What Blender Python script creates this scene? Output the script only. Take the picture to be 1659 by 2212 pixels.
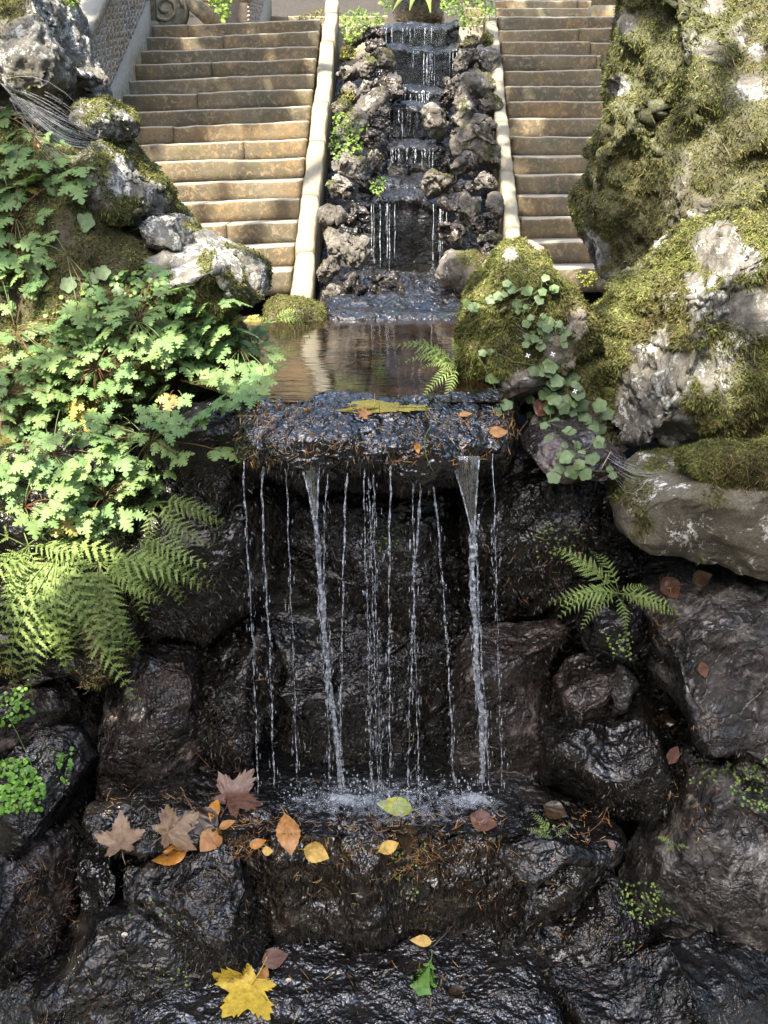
import bpy, math, random
import numpy as np
from mathutils import Vector, Matrix

for o in list(bpy.data.objects):
    bpy.data.objects.remove(o)
SC = bpy.context.scene
COL = SC.collection

# ------------------------------------------------------------------ camera, sky, sun, exposure
PITCH = math.radians(19.0)          # the camera looks 19 degrees down
EYE = 0.682                         # height of the lens above the upper pool
FPX = 2212.0                        # focal length when the picture is 1659 x 2212
CX, CY = 829.5, 1106.0
cam_d = bpy.data.cameras.new('camera')
cam = bpy.data.objects.new('camera', cam_d); COL.objects.link(cam)
cam.location = (0, 0, EYE)
cam.rotation_euler = (math.radians(90) - PITCH, 0, 0)
cam_d.sensor_fit = 'VERTICAL'
cam_d.sensor_height = 36.0
cam_d.lens = 36.0
cam_d.clip_start = 0.05
cam_d.clip_end = 2000
SC.camera = cam

SUN_EL, SUN_AZ = math.radians(51), math.radians(203)   # azimuth clockwise from +Y: behind and to the left of the camera
SUN = Vector((math.sin(SUN_AZ) * math.cos(SUN_EL), math.cos(SUN_AZ) * math.cos(SUN_EL), math.sin(SUN_EL)))
W = bpy.data.worlds.new('World'); SC.world = W; W.use_nodes = True
wn = W.node_tree; wn.nodes.clear()
sky = wn.nodes.new('ShaderNodeTexSky'); sky.sky_type = 'NISHITA'; sky.sun_disc = False
sky.dust_density = 2.5; sky.ozone_density = 0.8
sky.sun_elevation = SUN_EL; sky.sun_rotation = SUN_AZ
bg = wn.nodes.new('ShaderNodeBackground'); bg.inputs['Strength'].default_value = 0.15
wo = wn.nodes.new('ShaderNodeOutputWorld')
wn.links.new(sky.outputs[0], bg.inputs[0]); wn.links.new(bg.outputs[0], wo.inputs[0])
sl = bpy.data.lights.new('sun', 'SUN'); sl.energy = 3.7; sl.angle = math.radians(0.53); sl.color = (1.0, 0.93, 0.80)
so = bpy.data.objects.new('sun', sl); COL.objects.link(so)
so.location = (-3, -4, 9)
so.rotation_euler = (-SUN).to_track_quat('-Z', 'Y').to_euler()
SC.view_settings.view_transform = 'Standard'
SC.view_settings.look = 'None'
SC.view_settings.exposure = 2.35
SC.view_settings.gamma = 1.0
SC.render.engine = 'CYCLES'
SC.cycles.use_denoising = True
SC.cycles.max_bounces = 8
SC.cycles.transparent_max_bounces = 8
SC.cycles.sample_clamp_indirect = 6.0
SC.cycles.sample_clamp_direct = 12.0

# ------------------------------------------------------------------ helpers
CT, ST = math.cos(PITCH), math.sin(PITCH)
rng = np.random.default_rng(7)
random.seed(7)

def ray(px, py):
    a = (px - CX) / FPX; b = (CY - py) / FPX
    return np.array([a, CT + b * ST, b * CT - ST])

def at(px, py, d):
    """the point seen at a place in the picture, at distance d in front of the camera (world y = d)"""
    r = ray(px, py); t = d / r[1]
    return np.array([r[0] * t, d, EYE + r[2] * t])

def proj(p):
    p = np.asarray(p, float)
    dy, dz = p[..., 1], p[..., 2] - EYE
    f = dy * CT - dz * ST
    u = dy * ST + dz * CT
    return CX + FPX * p[..., 0] / f, CY - FPX * u / f

def _hash(ix, iy, iz, seed):
    h = (ix.astype(np.int64) * 374761393 + iy.astype(np.int64) * 668265263 + iz.astype(np.int64) * 2147483647 + seed * 1274126177) & 0xffffffff
    h = ((h ^ (h >> 13)) * 1274126177) & 0xffffffff
    h = ((h ^ (h >> 16)) * 2246822519) & 0xffffffff
    return ((h ^ (h >> 15)) & 0xffff) / 32767.5 - 1.0

def vnoise(p, seed=0):
    i = np.floor(p).astype(np.int64); f = p - i
    w = f * f * f * (f * (f * 6 - 15) + 10)
    r = 0
    for a in (0, 1):
        wa = w[:, 0] if a else 1 - w[:, 0]
        for b in (0, 1):
            wb = w[:, 1] if b else 1 - w[:, 1]
            for c in (0, 1):
                wc = w[:, 2] if c else 1 - w[:, 2]
                r = r + wa * wb * wc * _hash(i[:, 0] + a, i[:, 1] + b, i[:, 2] + c, seed)
    return r

def fbm(p, scale, octaves=4, seed=0, gain=0.5):
    p = np.asarray(p, float) * scale + seed * 7.31
    a, s, r = 1.0, 0.0, 0
    for k in range(octaves):
        r = r + a * vnoise(p, seed + k); s += a; a *= gain; p = p * 2.03 + 3.7
    return r / s

_ICO = {}
def ico(sub):
    if sub in _ICO: return _ICO[sub]
    t = (1 + 5 ** .5) / 2
    v = np.array([(-1,t,0),(1,t,0),(-1,-t,0),(1,-t,0),(0,-1,t),(0,1,t),(0,-1,-t),(0,1,-t),(t,0,-1),(t,0,1),(-t,0,-1),(-t,0,1)], float)
    f = np.array([(0,11,5),(0,5,1),(0,1,7),(0,7,10),(0,10,11),(1,5,9),(5,11,4),(11,10,2),(10,7,6),(7,1,8),(3,9,4),(3,4,2),(3,2,6),(3,6,8),(3,8,9),(4,9,5),(2,4,11),(6,2,10),(8,6,7),(9,8,1)])
    v /= np.linalg.norm(v, axis=1)[:, None]
    for _ in range(sub):
        e = np.concatenate([f[:, [0,1]], f[:, [1,2]], f[:, [2,0]]]); e = np.sort(e, 1)
        ue, inv = np.unique(e, axis=0, return_inverse=True); inv = inv.ravel()
        m = v[ue[:, 0]] + v[ue[:, 1]]; m /= np.linalg.norm(m, axis=1)[:, None]
        n = len(f); b = len(v); a01, a12, a20 = b + inv[:n], b + inv[n:2*n], b + inv[2*n:]
        v = np.concatenate([v, m])
        f = np.concatenate([np.c_[f[:,0], a01, a20], np.c_[f[:,1], a12, a01], np.c_[f[:,2], a20, a12], np.c_[a01, a12, a20]])
    _ICO[sub] = (v, f)
    return v, f

def vnormals(v, f):
    n = np.zeros_like(v)
    fn = np.cross(v[f[:, 1]] - v[f[:, 0]], v[f[:, 2]] - v[f[:, 0]])
    idx = f[:, :3].T.ravel(); fn3 = np.concatenate([fn, fn, fn])
    for a in range(3): n[:, a] = np.bincount(idx, weights=fn3[:, a], minlength=len(v))
    return n / (np.linalg.norm(n, axis=1)[:, None] + 1e-12)

def mesh_data(name, v, f, mat, smooth=True, attrs=None):
    """f: an (n,3) or (n,4) array, or a list of polygons of mixed length"""
    v = np.asarray(v, np.float32)
    me = bpy.data.meshes.new(name)
    if isinstance(f, np.ndarray):
        n, k = f.shape
        loops = f.ravel().astype(np.int32); starts = np.arange(n, dtype=np.int32) * k
    else:
        lens = np.array([len(q) for q in f]); n = len(f)
        loops = np.array([i for q in f for i in q], np.int32); starts = np.concatenate([[0], np.cumsum(lens)[:-1]]).astype(np.int32)
    me.vertices.add(len(v)); me.vertices.foreach_set('co', v.ravel())
    me.loops.add(len(loops)); me.loops.foreach_set('vertex_index', loops)
    me.polygons.add(n); me.polygons.foreach_set('loop_start', starts)
    me.update(calc_edges=True)
    me.validate()
    if smooth: me.polygons.foreach_set('use_smooth', np.ones(len(me.polygons), bool))
    for an, av in (attrs or {}).items():
        av = np.asarray(av, np.float32)
        if av.ndim == 1:
            me.attributes.new(an, 'FLOAT', 'POINT').data.foreach_set('value', av)
        else:
            if av.shape[1] == 3: av = np.c_[av, np.ones(len(av))].astype(np.float32)
            me.attributes.new(an, 'FLOAT_COLOR', 'POINT').data.foreach_set('color', av.ravel())
    if mat is not None: me.materials.append(mat)
    return me

def setp(o, label=None, cat=None, group=None, kind=None):
    if label: o['label'] = label
    if cat: o['category'] = cat
    if group: o['group'] = group
    if kind: o['kind'] = kind
    return o

def link(name, data, parent=None, M=None):
    o = bpy.data.objects.new(name, data); COL.objects.link(o)
    if parent is not None:
        o.parent = parent
        o.matrix_parent_inverse = Matrix.Translation(-Vector(parent['_w']))
    o.matrix_basis = M if M is not None else Matrix.Identity(4)
    o['_w'] = tuple(o.matrix_basis.translation)
    return o

def mobj(name, v, f, mat, parent=None, smooth=True, attrs=None, origin=None):
    v = np.asarray(v, float)
    if origin is None: origin = np.array([v[:, 0].mean(), v[:, 1].mean(), v[:, 2].min()])
    me = mesh_data(name, v - origin, f, mat, smooth, attrs)
    return link(name, me, parent, Matrix.Translation(Vector(origin)))

def empty(name, loc):
    o = link(name, None, None, Matrix.Translation(Vector(loc)))
    o.empty_display_size = 0.1
    return o

class MB:
    """collects pieces into one mesh"""
    def __init__(s): s.v, s.f, s.c, s.n = [], [], [], 0
    def add(s, v, f, col=None):
        v = np.asarray(v, float)
        s.v.append(v); s.f += [tuple(int(i) + s.n for i in q) for q in f]; s.n += len(v)
        if col is not None: s.c.append(np.tile(np.asarray(col, float), (len(v), 1)))
    def box(s, x0, x1, y0, y1, z0, z1):
        v = [(x0,y0,z0),(x1,y0,z0),(x1,y1,z0),(x0,y1,z0),(x0,y0,z1),(x1,y0,z1),(x1,y1,z1),(x0,y1,z1)]
        s.add(v, [(0,3,2,1),(4,5,6,7),(0,1,5,4),(1,2,6,5),(2,3,7,6),(3,0,4,7)])
    def tube(s, pts, rad, k=6, col=None):
        v, f = tube(pts, rad, k); s.add(v, f, col)
    def build(s, name, mat, parent=None, smooth=True):
        a = {'tint': np.concatenate(s.c)} if s.c else None
        return mobj(name, np.concatenate(s.v), s.f, mat, parent, smooth, a)

def tube(pts, rad, k=6):
    pts = np.asarray(pts, float); n = len(pts)
    rad = np.broadcast_to(np.asarray(rad, float), (n,))
    tg = np.gradient(pts, axis=0); tg /= np.linalg.norm(tg, axis=1)[:, None] + 1e-9
    ref = np.array([0.0, 1.0, 0.1]) if abs(tg[:, 1]).mean() < .8 else np.array([1.0, 0, 0.1])
    a = np.cross(tg, ref); a /= np.linalg.norm(a, axis=1)[:, None] + 1e-9
    b = np.cross(tg, a)
    ang = np.arange(k) * 2 * np.pi / k
    v = (pts[:, None] + rad[:, None, None] * (np.cos(ang)[None, :, None] * a[:, None] + np.sin(ang)[None, :, None] * b[:, None])).reshape(-1, 3)
    f = []
    for i in range(n - 1):
        for j in range(k):
            j2 = (j + 1) % k
            f.append((i*k + j, i*k + j2, (i+1)*k + j2, (i+1)*k + j))
    f.append(tuple(range(k - 1, -1, -1))); f.append(tuple((n-1)*k + j for j in range(k)))
    return v, f

# ------------------------------------------------------------------ materials
class NT:
    def __init__(s, name):
        s.m = bpy.data.materials.new(name); s.m.use_nodes = True
        s.t = s.m.node_tree; s.t.nodes.clear()
        s.out = s.t.nodes.new('ShaderNodeOutputMaterial')
        s.geo = s.t.nodes.new('ShaderNodeNewGeometry')
    def n(s, typ, ins=None, **props):
        nd = s.t.nodes.new('ShaderNode' + typ)
        for k, v in props.items(): setattr(nd, k, v)
        for k, v in (ins or {}).items():
            sk = nd.inputs[k]
            if isinstance(v, bpy.types.NodeSocket): s.t.links.new(v, sk)
            else: sk.default_value = v
        return nd
    def noise(s, scale, detail=5, rough=.55, vec=None, dist=0):
        return s.n('TexNoise', {'Vector': vec if vec is not None else s.geo.outputs['Position'], 'Scale': scale, 'Detail': detail, 'Roughness': rough, 'Distortion': dist}).outputs[0]
    def ramp(s, fac, stops, interp='LINEAR'):
        r = s.n('ValToRGB', {'Fac': fac}); e = r.color_ramp; e.interpolation = interp
        while len(e.elements) < len(stops): e.elements.new(.5)
        for el, (p, c) in zip(e.elements, stops):
            el.position = p
            if not hasattr(c, '__len__'): c = (c, c, c)
            el.color = (*c, 1)
        return r.outputs[0]
    def mix(s, fac, a, b, mode='MIX'):
        nd = s.t.nodes.new('ShaderNodeMix'); nd.data_type = 'RGBA'; nd.blend_type = mode
        for idx, v in ((0, fac), (6, a), (7, b)):
            sk = nd.inputs[idx]
            if isinstance(v, bpy.types.NodeSocket): s.t.links.new(v, sk)
            elif hasattr(v, '__len__'): sk.default_value = (*v, 1)
            else: sk.default_value = v
        return nd.outputs[2]
    def math(s, op, a, b=0.0, clamp=False):
        nd = s.t.nodes.new('ShaderNodeMath'); nd.operation = op; nd.use_clamp = clamp
        for i, v in enumerate((a, b)):
            if isinstance(v, bpy.types.NodeSocket): s.t.links.new(v, nd.inputs[i])
            else: nd.inputs[i].default_value = v
        return nd.outputs[0]
    def attr(s, name, col=False):
        a = s.n('Attribute', attribute_name=name)
        return a.outputs['Color'] if col else a.outputs['Fac']
    def bump(s, h, strength, dist, nrm=None):
        ins = {'Height': h, 'Strength': strength, 'Distance': dist}
        if nrm is not None: ins['Normal'] = nrm
        return s.n('Bump', ins).outputs[0]
    def bsdf(s, **k):
        p = s.n('BsdfPrincipled', {a.replace('_', ' '): v for a, v in k.items()})
        s.t.links.new(p.outputs[0], s.out.inputs[0]); return p
    def surf(s, sh): s.t.links.new(sh, s.out.inputs[0])
    def stretch(s, sx, sy, sz):
        return s.n('VectorMath', {0: s.geo.outputs['Position'], 1: (sx, sy, sz)}, operation='MULTIPLY').outputs[0]

def rock_mat(name, cols, lichen=0.0, lichen_col=(.62, .63, .58), moss_col=(.075, .075, .018), dark=0.4, rough=.85, bump=.012, stain=(.035, .03, .022)):
    t = NT(name)
    base = t.ramp(t.noise(5, 8, .65), [(.3, cols[0]), (.5, cols[1]), (.7, cols[2])])
    base = t.mix(t.ramp(t.noise(38, 6, .7), [(.42, 0), (.62, 1)]), base, cols[1], 'MULTIPLY') if False else base
    pits = t.ramp(t.noise(26, 8, .75, dist=.6), [(.36, 1), (.52, 0)])
    base = t.mix(t.math('MULTIPLY', pits, dark), base, stain)
    gr = t.ramp(t.noise(150, 3, .6), [(.3, .6), (.7, 1.25)])
    base = t.mix(1.0, base, gr, 'MULTIPLY')
    if lichen > 0:
        lm = t.ramp(t.noise(6.5, 9, .78, dist=.8), [(.63 - .2 * lichen, 0), (.67 - .2 * lichen, 1)])
        ls = t.ramp(t.noise(55, 5, .75), [(.47, 0), (.52, 1)])
        lm = t.math('MULTIPLY', lm, ls)
        base = t.mix(lm, base, lichen_col)
    mo = t.attr('moss')
    mc = t.mix(t.noise(30, 4), moss_col, tuple(c * .45 for c in moss_col))
    base = t.mix(t.math('MULTIPLY', mo, .85), base, mc)
    h = t.math('ADD', t.math('MULTIPLY', t.noise(22, 10, .72), 1.0), t.math('MULTIPLY', t.noise(95, 6, .7), .35))
    t.bsdf(Base_Color=base, Roughness=rough, Normal=t.bump(h, .9, bump))
    return t.m

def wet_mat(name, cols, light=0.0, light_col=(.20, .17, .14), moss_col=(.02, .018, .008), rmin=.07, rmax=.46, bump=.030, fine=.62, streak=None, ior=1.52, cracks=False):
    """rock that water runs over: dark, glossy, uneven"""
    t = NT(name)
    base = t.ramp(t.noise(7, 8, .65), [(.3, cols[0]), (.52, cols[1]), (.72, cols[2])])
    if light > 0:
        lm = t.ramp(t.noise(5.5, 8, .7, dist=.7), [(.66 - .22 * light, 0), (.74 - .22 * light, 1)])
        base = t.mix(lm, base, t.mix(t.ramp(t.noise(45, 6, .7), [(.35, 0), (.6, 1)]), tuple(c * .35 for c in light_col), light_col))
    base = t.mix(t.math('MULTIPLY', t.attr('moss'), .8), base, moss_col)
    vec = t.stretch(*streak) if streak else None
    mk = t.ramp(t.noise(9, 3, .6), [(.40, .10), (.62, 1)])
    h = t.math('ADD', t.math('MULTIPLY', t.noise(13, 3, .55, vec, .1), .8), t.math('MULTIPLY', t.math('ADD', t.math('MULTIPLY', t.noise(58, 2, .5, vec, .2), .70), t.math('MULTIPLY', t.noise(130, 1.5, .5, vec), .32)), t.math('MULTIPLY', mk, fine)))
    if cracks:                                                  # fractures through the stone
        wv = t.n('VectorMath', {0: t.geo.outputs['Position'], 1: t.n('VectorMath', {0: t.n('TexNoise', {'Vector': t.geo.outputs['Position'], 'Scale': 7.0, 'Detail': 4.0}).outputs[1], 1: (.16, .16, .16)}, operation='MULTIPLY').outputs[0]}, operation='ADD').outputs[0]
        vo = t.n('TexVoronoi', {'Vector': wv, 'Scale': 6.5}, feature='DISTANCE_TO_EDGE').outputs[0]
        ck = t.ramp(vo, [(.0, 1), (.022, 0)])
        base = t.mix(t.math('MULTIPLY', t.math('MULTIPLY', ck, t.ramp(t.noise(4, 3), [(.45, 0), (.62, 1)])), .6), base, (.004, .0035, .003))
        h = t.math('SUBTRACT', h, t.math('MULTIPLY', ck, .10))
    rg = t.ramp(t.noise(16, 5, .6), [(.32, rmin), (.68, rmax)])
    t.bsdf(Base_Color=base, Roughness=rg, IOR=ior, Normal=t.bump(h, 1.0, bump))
    return t.m

def leaf_mat(name, col, var=.35, trans=.35, rough=.45, use_tint=False, tip=None, vein=0, duo=None):
    t = NT(name)
    oi = t.n('ObjectInfo')
    c = t.attr('tint', True) if use_tint else t.mix(oi.outputs['Random'], tuple(x * (1 - var) for x in col), tuple(min(1, x * (1 + var)) for x in col))
    if duo: c = t.mix(oi.outputs['Random'], duo[0], duo[1])
    if tip is not None:
        c = t.mix(t.ramp(t.noise(24, 4), [(.48, 0), (.66, 1)]), c, tip)
    c = t.mix(1.0, c, t.ramp(t.noise(70, 3), [(.3, .75), (.7, 1.2)]), 'MULTIPLY')
    p = t.n('BsdfPrincipled', {'Base Color': c, 'Roughness': rough, 'IOR': 1.4})
    tr = t.n('BsdfTranslucent', {'Color': t.mix(1.0, c, (1.15, 1.2, .6), 'MULTIPLY')})
    m = t.n('MixShader', {0: trans, 1: p.outputs[0], 2: tr.outputs[0]})
    t.surf(m.outputs[0])
    return t.m

M = {}
M['boulder'] = rock_mat('lichened_boulder', [(.07, .061, .047), (.14, .127, .104), (.225, .212, .182)], .66, (.42, .43, .395))
M['boulder_bare'] = rock_mat('bare_boulder', [(.13, .11, .08), (.24, .205, .16), (.36, .32, .26)], .40, (.48, .48, .44))
M['boulder_smooth'] = rock_mat('smooth_grey_boulder', [(.06, .052, .036), (.12, .105, .075), (.20, .18, .135)], .42, (.60, .60, .55), bump=.006)
M['bank'] = rock_mat('mossy_earth', [(.04, .032, .02), (.075, .058, .036), (.12, .095, .06)], 0, moss_col=(.06, .055, .016))
M['tuff'] = rock_mat('rough_cascade_rock', [(.06, .050, .040), (.125, .108, .088), (.215, .193, .16)], .40, (.36, .35, .31), dark=.75, bump=.02)
M['tuff_wet'] = wet_mat('damp_cascade_rock', [(.016, .013, .011), (.05, .041, .034), (.13, .11, .09)], .4, (.24, .20, .17), rmin=.08, rmax=.35, bump=.035)
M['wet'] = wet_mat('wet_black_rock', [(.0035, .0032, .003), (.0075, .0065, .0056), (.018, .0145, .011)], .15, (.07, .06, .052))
M['wet_pink'] = wet_mat('wet_pinkish_rock', [(.007, .006, .005), (.024, .019, .016), (.075, .055, .046)], .45, (.16, .125, .108), rmax=.5, cracks=True)
M['wet_grey'] = wet_mat('damp_grey_rock', [(.010, .0092, .0088), (.030, .027, .0255), (.095, .085, .077)], .60, (.21, .19, .17), rmin=.14, rmax=.6, ior=1.5, cracks=True)
M['wet_film'] = wet_mat('rock_under_running_water', [(.005, .0045, .004), (.010, .009, .008), (.022, .018, .014)], 0, rmin=.02, rmax=.10, bump=.042, fine=.65, ior=1.85)
M['ledge'] = wet_mat('ledge_under_trickling_water', [(.006, .005, .004), (.014, .010, .008), (.035, .024, .015)], .1, (.08, .06, .04), rmin=.03, rmax=.2, bump=.050, streak=(1.0, 1.0, .35), ior=1.8)

def stone_mat(name, tan, dark, cover, top_col, moss=.25):
    t = NT(name)
    g = t.noise(60, 5, .7)
    base = t.mix(t.ramp(g, [(.3, 0), (.7, 1)]), tuple(c * .72 for c in tan), tan)
    base = t.mix(t.ramp(t.noise(2.3, 4, .6), [(.35, 0), (.65, 1)]), base, tuple(a * b for a, b in zip(tan, (1.05, .82, .58))))
    m1 = t.ramp(t.noise(26, 8, .75, dist=.5), [(.36 + cover * .16, 1), (.47 + cover * .16, 0)])
    m2 = t.ramp(t.noise(3.1, 4, .6), [(.34, .45), (.66, 1)])
    base = t.mix(t.math('MULTIPLY', t.math('MULTIPLY', m1, m2), .85), base, dark)
    gm = t.ramp(t.noise(4.3, 6, .7), [(.56, 0), (.70, 1)])
    base = t.mix(t.math('MULTIPLY', gm, moss), base, (.06, .065, .02))
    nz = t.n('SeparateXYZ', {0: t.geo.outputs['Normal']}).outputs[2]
    up = t.ramp(nz, [(.35, 0), (.75, 1)])                   # upward faces painted lighter, as treads catching the sun
    base = t.mix(t.math('MULTIPLY', up, .8), base, top_col)
    h = t.math('ADD', t.noise(18, 8, .7), t.math('MULTIPLY', t.noise(110, 5, .7), .3))
    t.bsdf(Base_Color=base, Roughness=.88, Normal=t.bump(h, .8, .008))
    return t.m
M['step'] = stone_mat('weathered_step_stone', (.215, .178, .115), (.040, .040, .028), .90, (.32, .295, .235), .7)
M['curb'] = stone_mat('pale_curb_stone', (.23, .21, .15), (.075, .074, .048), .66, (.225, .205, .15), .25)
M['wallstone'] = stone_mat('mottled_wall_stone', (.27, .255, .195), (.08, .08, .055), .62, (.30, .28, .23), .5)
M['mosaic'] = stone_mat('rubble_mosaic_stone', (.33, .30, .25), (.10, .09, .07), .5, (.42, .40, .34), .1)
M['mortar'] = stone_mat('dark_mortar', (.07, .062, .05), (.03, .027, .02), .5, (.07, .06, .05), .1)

def tint_mat(name, rough=.8, trans=.15, spec=.5):
    t = NT(name)
    c = t.attr('tint', True)
    p = t.n('BsdfPrincipled', {'Base Color': c, 'Roughness': rough, 'Specular IOR Level': spec})
    if trans > 0:
        tr = t.n('BsdfTranslucent', {'Color': c}); mx = t.n('MixShader', {0: trans, 1: p.outputs[0], 2: tr.outputs[0]}); t.surf(mx.outputs[0])
    else: t.surf(p.outputs[0])
    return t.m
M['moss'] = tint_mat('moss', .8, .25, .2)
M['wetmoss'] = tint_mat('wet_black_moss', .30, .0, .6)
M['needles'] = tint_mat('dry_needles', .5, .1)
M['tinyleaf'] = tint_mat('tiny_leaves', .5, .3)
M['stalk'] = tint_mat('stalks', .6, .1)

M['herb'] = leaf_mat('herb_leaf', (.165, .265, .095), .32, .3, .6, duo=((.12, .21, .075), (.195, .28, .095)))
M['herb_old'] = leaf_mat('yellowed_herb_leaf', (.30, .28, .07), .3, .3, .5, tip=(.36, .20, .06))
M['fern'] = leaf_mat('fern_frond', (.20, .27, .075), .30, .35, .6)
M['fern_dry'] = leaf_mat('dry_fern_frond', (.26, .21, .11), .2, .3, .6)
M['toadflax'] = leaf_mat('round_vine_leaf', (.14, .205, .085), .3, .3, .45)
M['bush'] = leaf_mat('bush_leaves', (.16, .25, .05), .3, .4, .5, use_tint=True)
M['canopy'] = leaf_mat('canopy_leaves', (.045, .09, .02), .3, .25, .5, use_tint=True)
def wl(name, a, b, rough=.35):
    return leaf_mat(name, a, .05, .12, rough, tip=b)
M['l_brown'] = wl('brown_maple_leaf', (.25, .165, .095), (.16, .095, .055))
M['l_red'] = wl('red_brown_leaf', (.16, .085, .06), (.11, .055, .035), .25)
M['l_orange'] = wl('orange_leaf', (.52, .24, .05), (.42, .17, .03), .25)
M['l_tan'] = wl('tan_beech_leaf', (.42, .21, .07), (.30, .13, .04))
M['l_cream'] = wl('cream_yellow_leaf', (.62, .42, .13), (.55, .33, .08))
M['l_yellow'] = wl('yellow_maple_leaf', (.62, .44, .06), (.50, .34, .05))
M['l_lime'] = wl('yellow_green_leaf', (.32, .38, .06), (.40, .36, .04), .25)
M['l_green'] = wl('green_oak_leaf', (.13, .24, .05), (.10, .20, .04), .18)
M['l_dark'] = wl('dark_wet_leaf', (.05, .032, .016), (.035, .02, .01), .15)
M['bark'] = rock_mat('bark', [(.03, .025, .018), (.07, .055, .04), (.11, .09, .07)])

def water_mats():
    t = NT('pool_water')
    v = t.stretch(1.0, 2.6, 1.0)
    h = t.math('ADD', t.noise(9, 2, .5, v), t.math('MULTIPLY', t.noise(34, 2, .5, v), .22))
    t.bsdf(Base_Color=(.016, .009, .004, 1), Roughness=.015, IOR=1.75, Normal=t.bump(h, .08, .012))
    M['pool'] = t.m
    t = NT('basin_water')
    h = t.math('ADD', t.noise(16, 3, .5), t.math('MULTIPLY', t.noise(60, 3, .5), .3))
    t.bsdf(Base_Color=(.006, .006, .006, 1), Roughness=.03, IOR=1.9, Normal=t.bump(h, .9, .035))
    M['basin'] = t.m
    t = NT('falling_water')
    g = t.n('BsdfGlass', {'Roughness': .06, 'IOR': 1.33, 'Color': (.95, .98, 1, 1)})
    d = t.n('BsdfPrincipled', {'Base Color': (.70, .74, .80, 1), 'Roughness': .12, 'IOR': 1.33})
    fm = t.ramp(t.noise(70, 3, .6), [(.42, .06), (.66, .62)])
    mx = t.n('MixShader', {0: fm, 1: g.outputs[0], 2: d.outputs[0]}); t.surf(mx.outputs[0])
    M['fall'] = t.m
    t = NT('thin_water_sheet')
    tr = t.n('BsdfTransparent', {'Color': (.80, .82, .84, 1)})
    gl = t.n('BsdfGlossy', {'Roughness': .08, 'Color': (1, 1, 1, 1), 'Normal': t.bump(t.noise(40, 4, .6, t.stretch(3, 1, .35)), .8, .02)})
    fr = t.n('Fresnel', {'IOR': 1.5, 'Normal': t.bump(t.noise(40, 4, .6, t.stretch(3, 1, .35)), .8, .02)})
    mx = t.n('MixShader', {0: t.math('ADD', fr.outputs[0], .02), 1: tr.outputs[0], 2: gl.outputs[0]}); t.surf(mx.outputs[0])
    M['sheet'] = t.m
    t = NT('splash_foam')
    tr = t.n('BsdfTransparent', {'Color': (1, 1, 1, 1)})
    d = t.n('BsdfPrincipled', {'Base Color': (.55, .60, .66, 1), 'Roughness': .2, 'Normal': t.bump(t.noise(60, 5, .6), 1, .02)})
    k = t.ramp(t.math('ADD', t.noise(34, 6, .75), t.math('MULTIPLY', t.attr('foam'), .40)), [(.60, 0), (.98, .75)])
    mx = t.n('MixShader', {0: k, 1: tr.outputs[0], 2: d.outputs[0]}); t.surf(mx.outputs[0])
    M['foam'] = t.m
water_mats()
t = NT('spider_silk')
d = t.n('BsdfDiffuse', {'Color': (.8, .8, .82, 1)}); tr = t.n('BsdfTranslucent', {'Color': (.8, .8, .82, 1)})
t.surf(t.n('MixShader', {0: .4, 1: d.outputs[0], 2: tr.outputs[0]}).outputs[0]); M['silk'] = t.m
t = NT('plastic_pipe'); t.bsdf(Base_Color=(.02, .02, .02, 1), Roughness=.4); M['pipe'] = t.m
t = NT('snail_shell'); t.bsdf(Base_Color=t.mix(t.noise(90, 3), (.45, .36, .26), (.75, .68, .56)), Roughness=.3); M['shell'] = t.m
t = NT('white_petal'); t.bsdf(Base_Color=(.8, .8, .85, 1), Roughness=.5); M['petal'] = t.m
t = NT('ground_soil'); t.bsdf(Base_Color=t.mix(t.noise(6, 6, .7), (.018, .014, .010), (.05, .04, .027)), Roughness=.85, Normal=t.bump(t.noise(20, 8, .7), 1, .03)); M['soil'] = t.m
t = NT('landing_gravel'); t.bsdf(Base_Color=t.mix(t.noise(9, 6, .7), (.18, .15, .10), (.35, .30, .22)), Roughness=.9, Normal=t.bump(t.noise(40, 8, .7), 1, .02)); M['gravel'] = t.m
t = NT('algae'); t.bsdf(Base_Color=t.mix(t.noise(25, 6, .7), (.10, .10, .01), (.36, .28, .02)), Roughness=.25, Normal=t.bump(t.noise(50, 5), .8, .01)); M['algae'] = t.m

# ------------------------------------------------------------------ the setting: ground, pools
def smooth(a, b, x):
    t = np.clip((x - a) / (b - a), 0, 1); return t * t * (3 - 2 * t)

RISER, TREAD, STAIR_Y, NSTEP = .115, .23, 5.65, 15
def slope_z(y): return (y - STAIR_Y) * RISER / TREAD + RISER
TOP_Y = STAIR_Y + TREAD * (NSTEP - 1); TOP_Z = RISER * NSTEP

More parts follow.
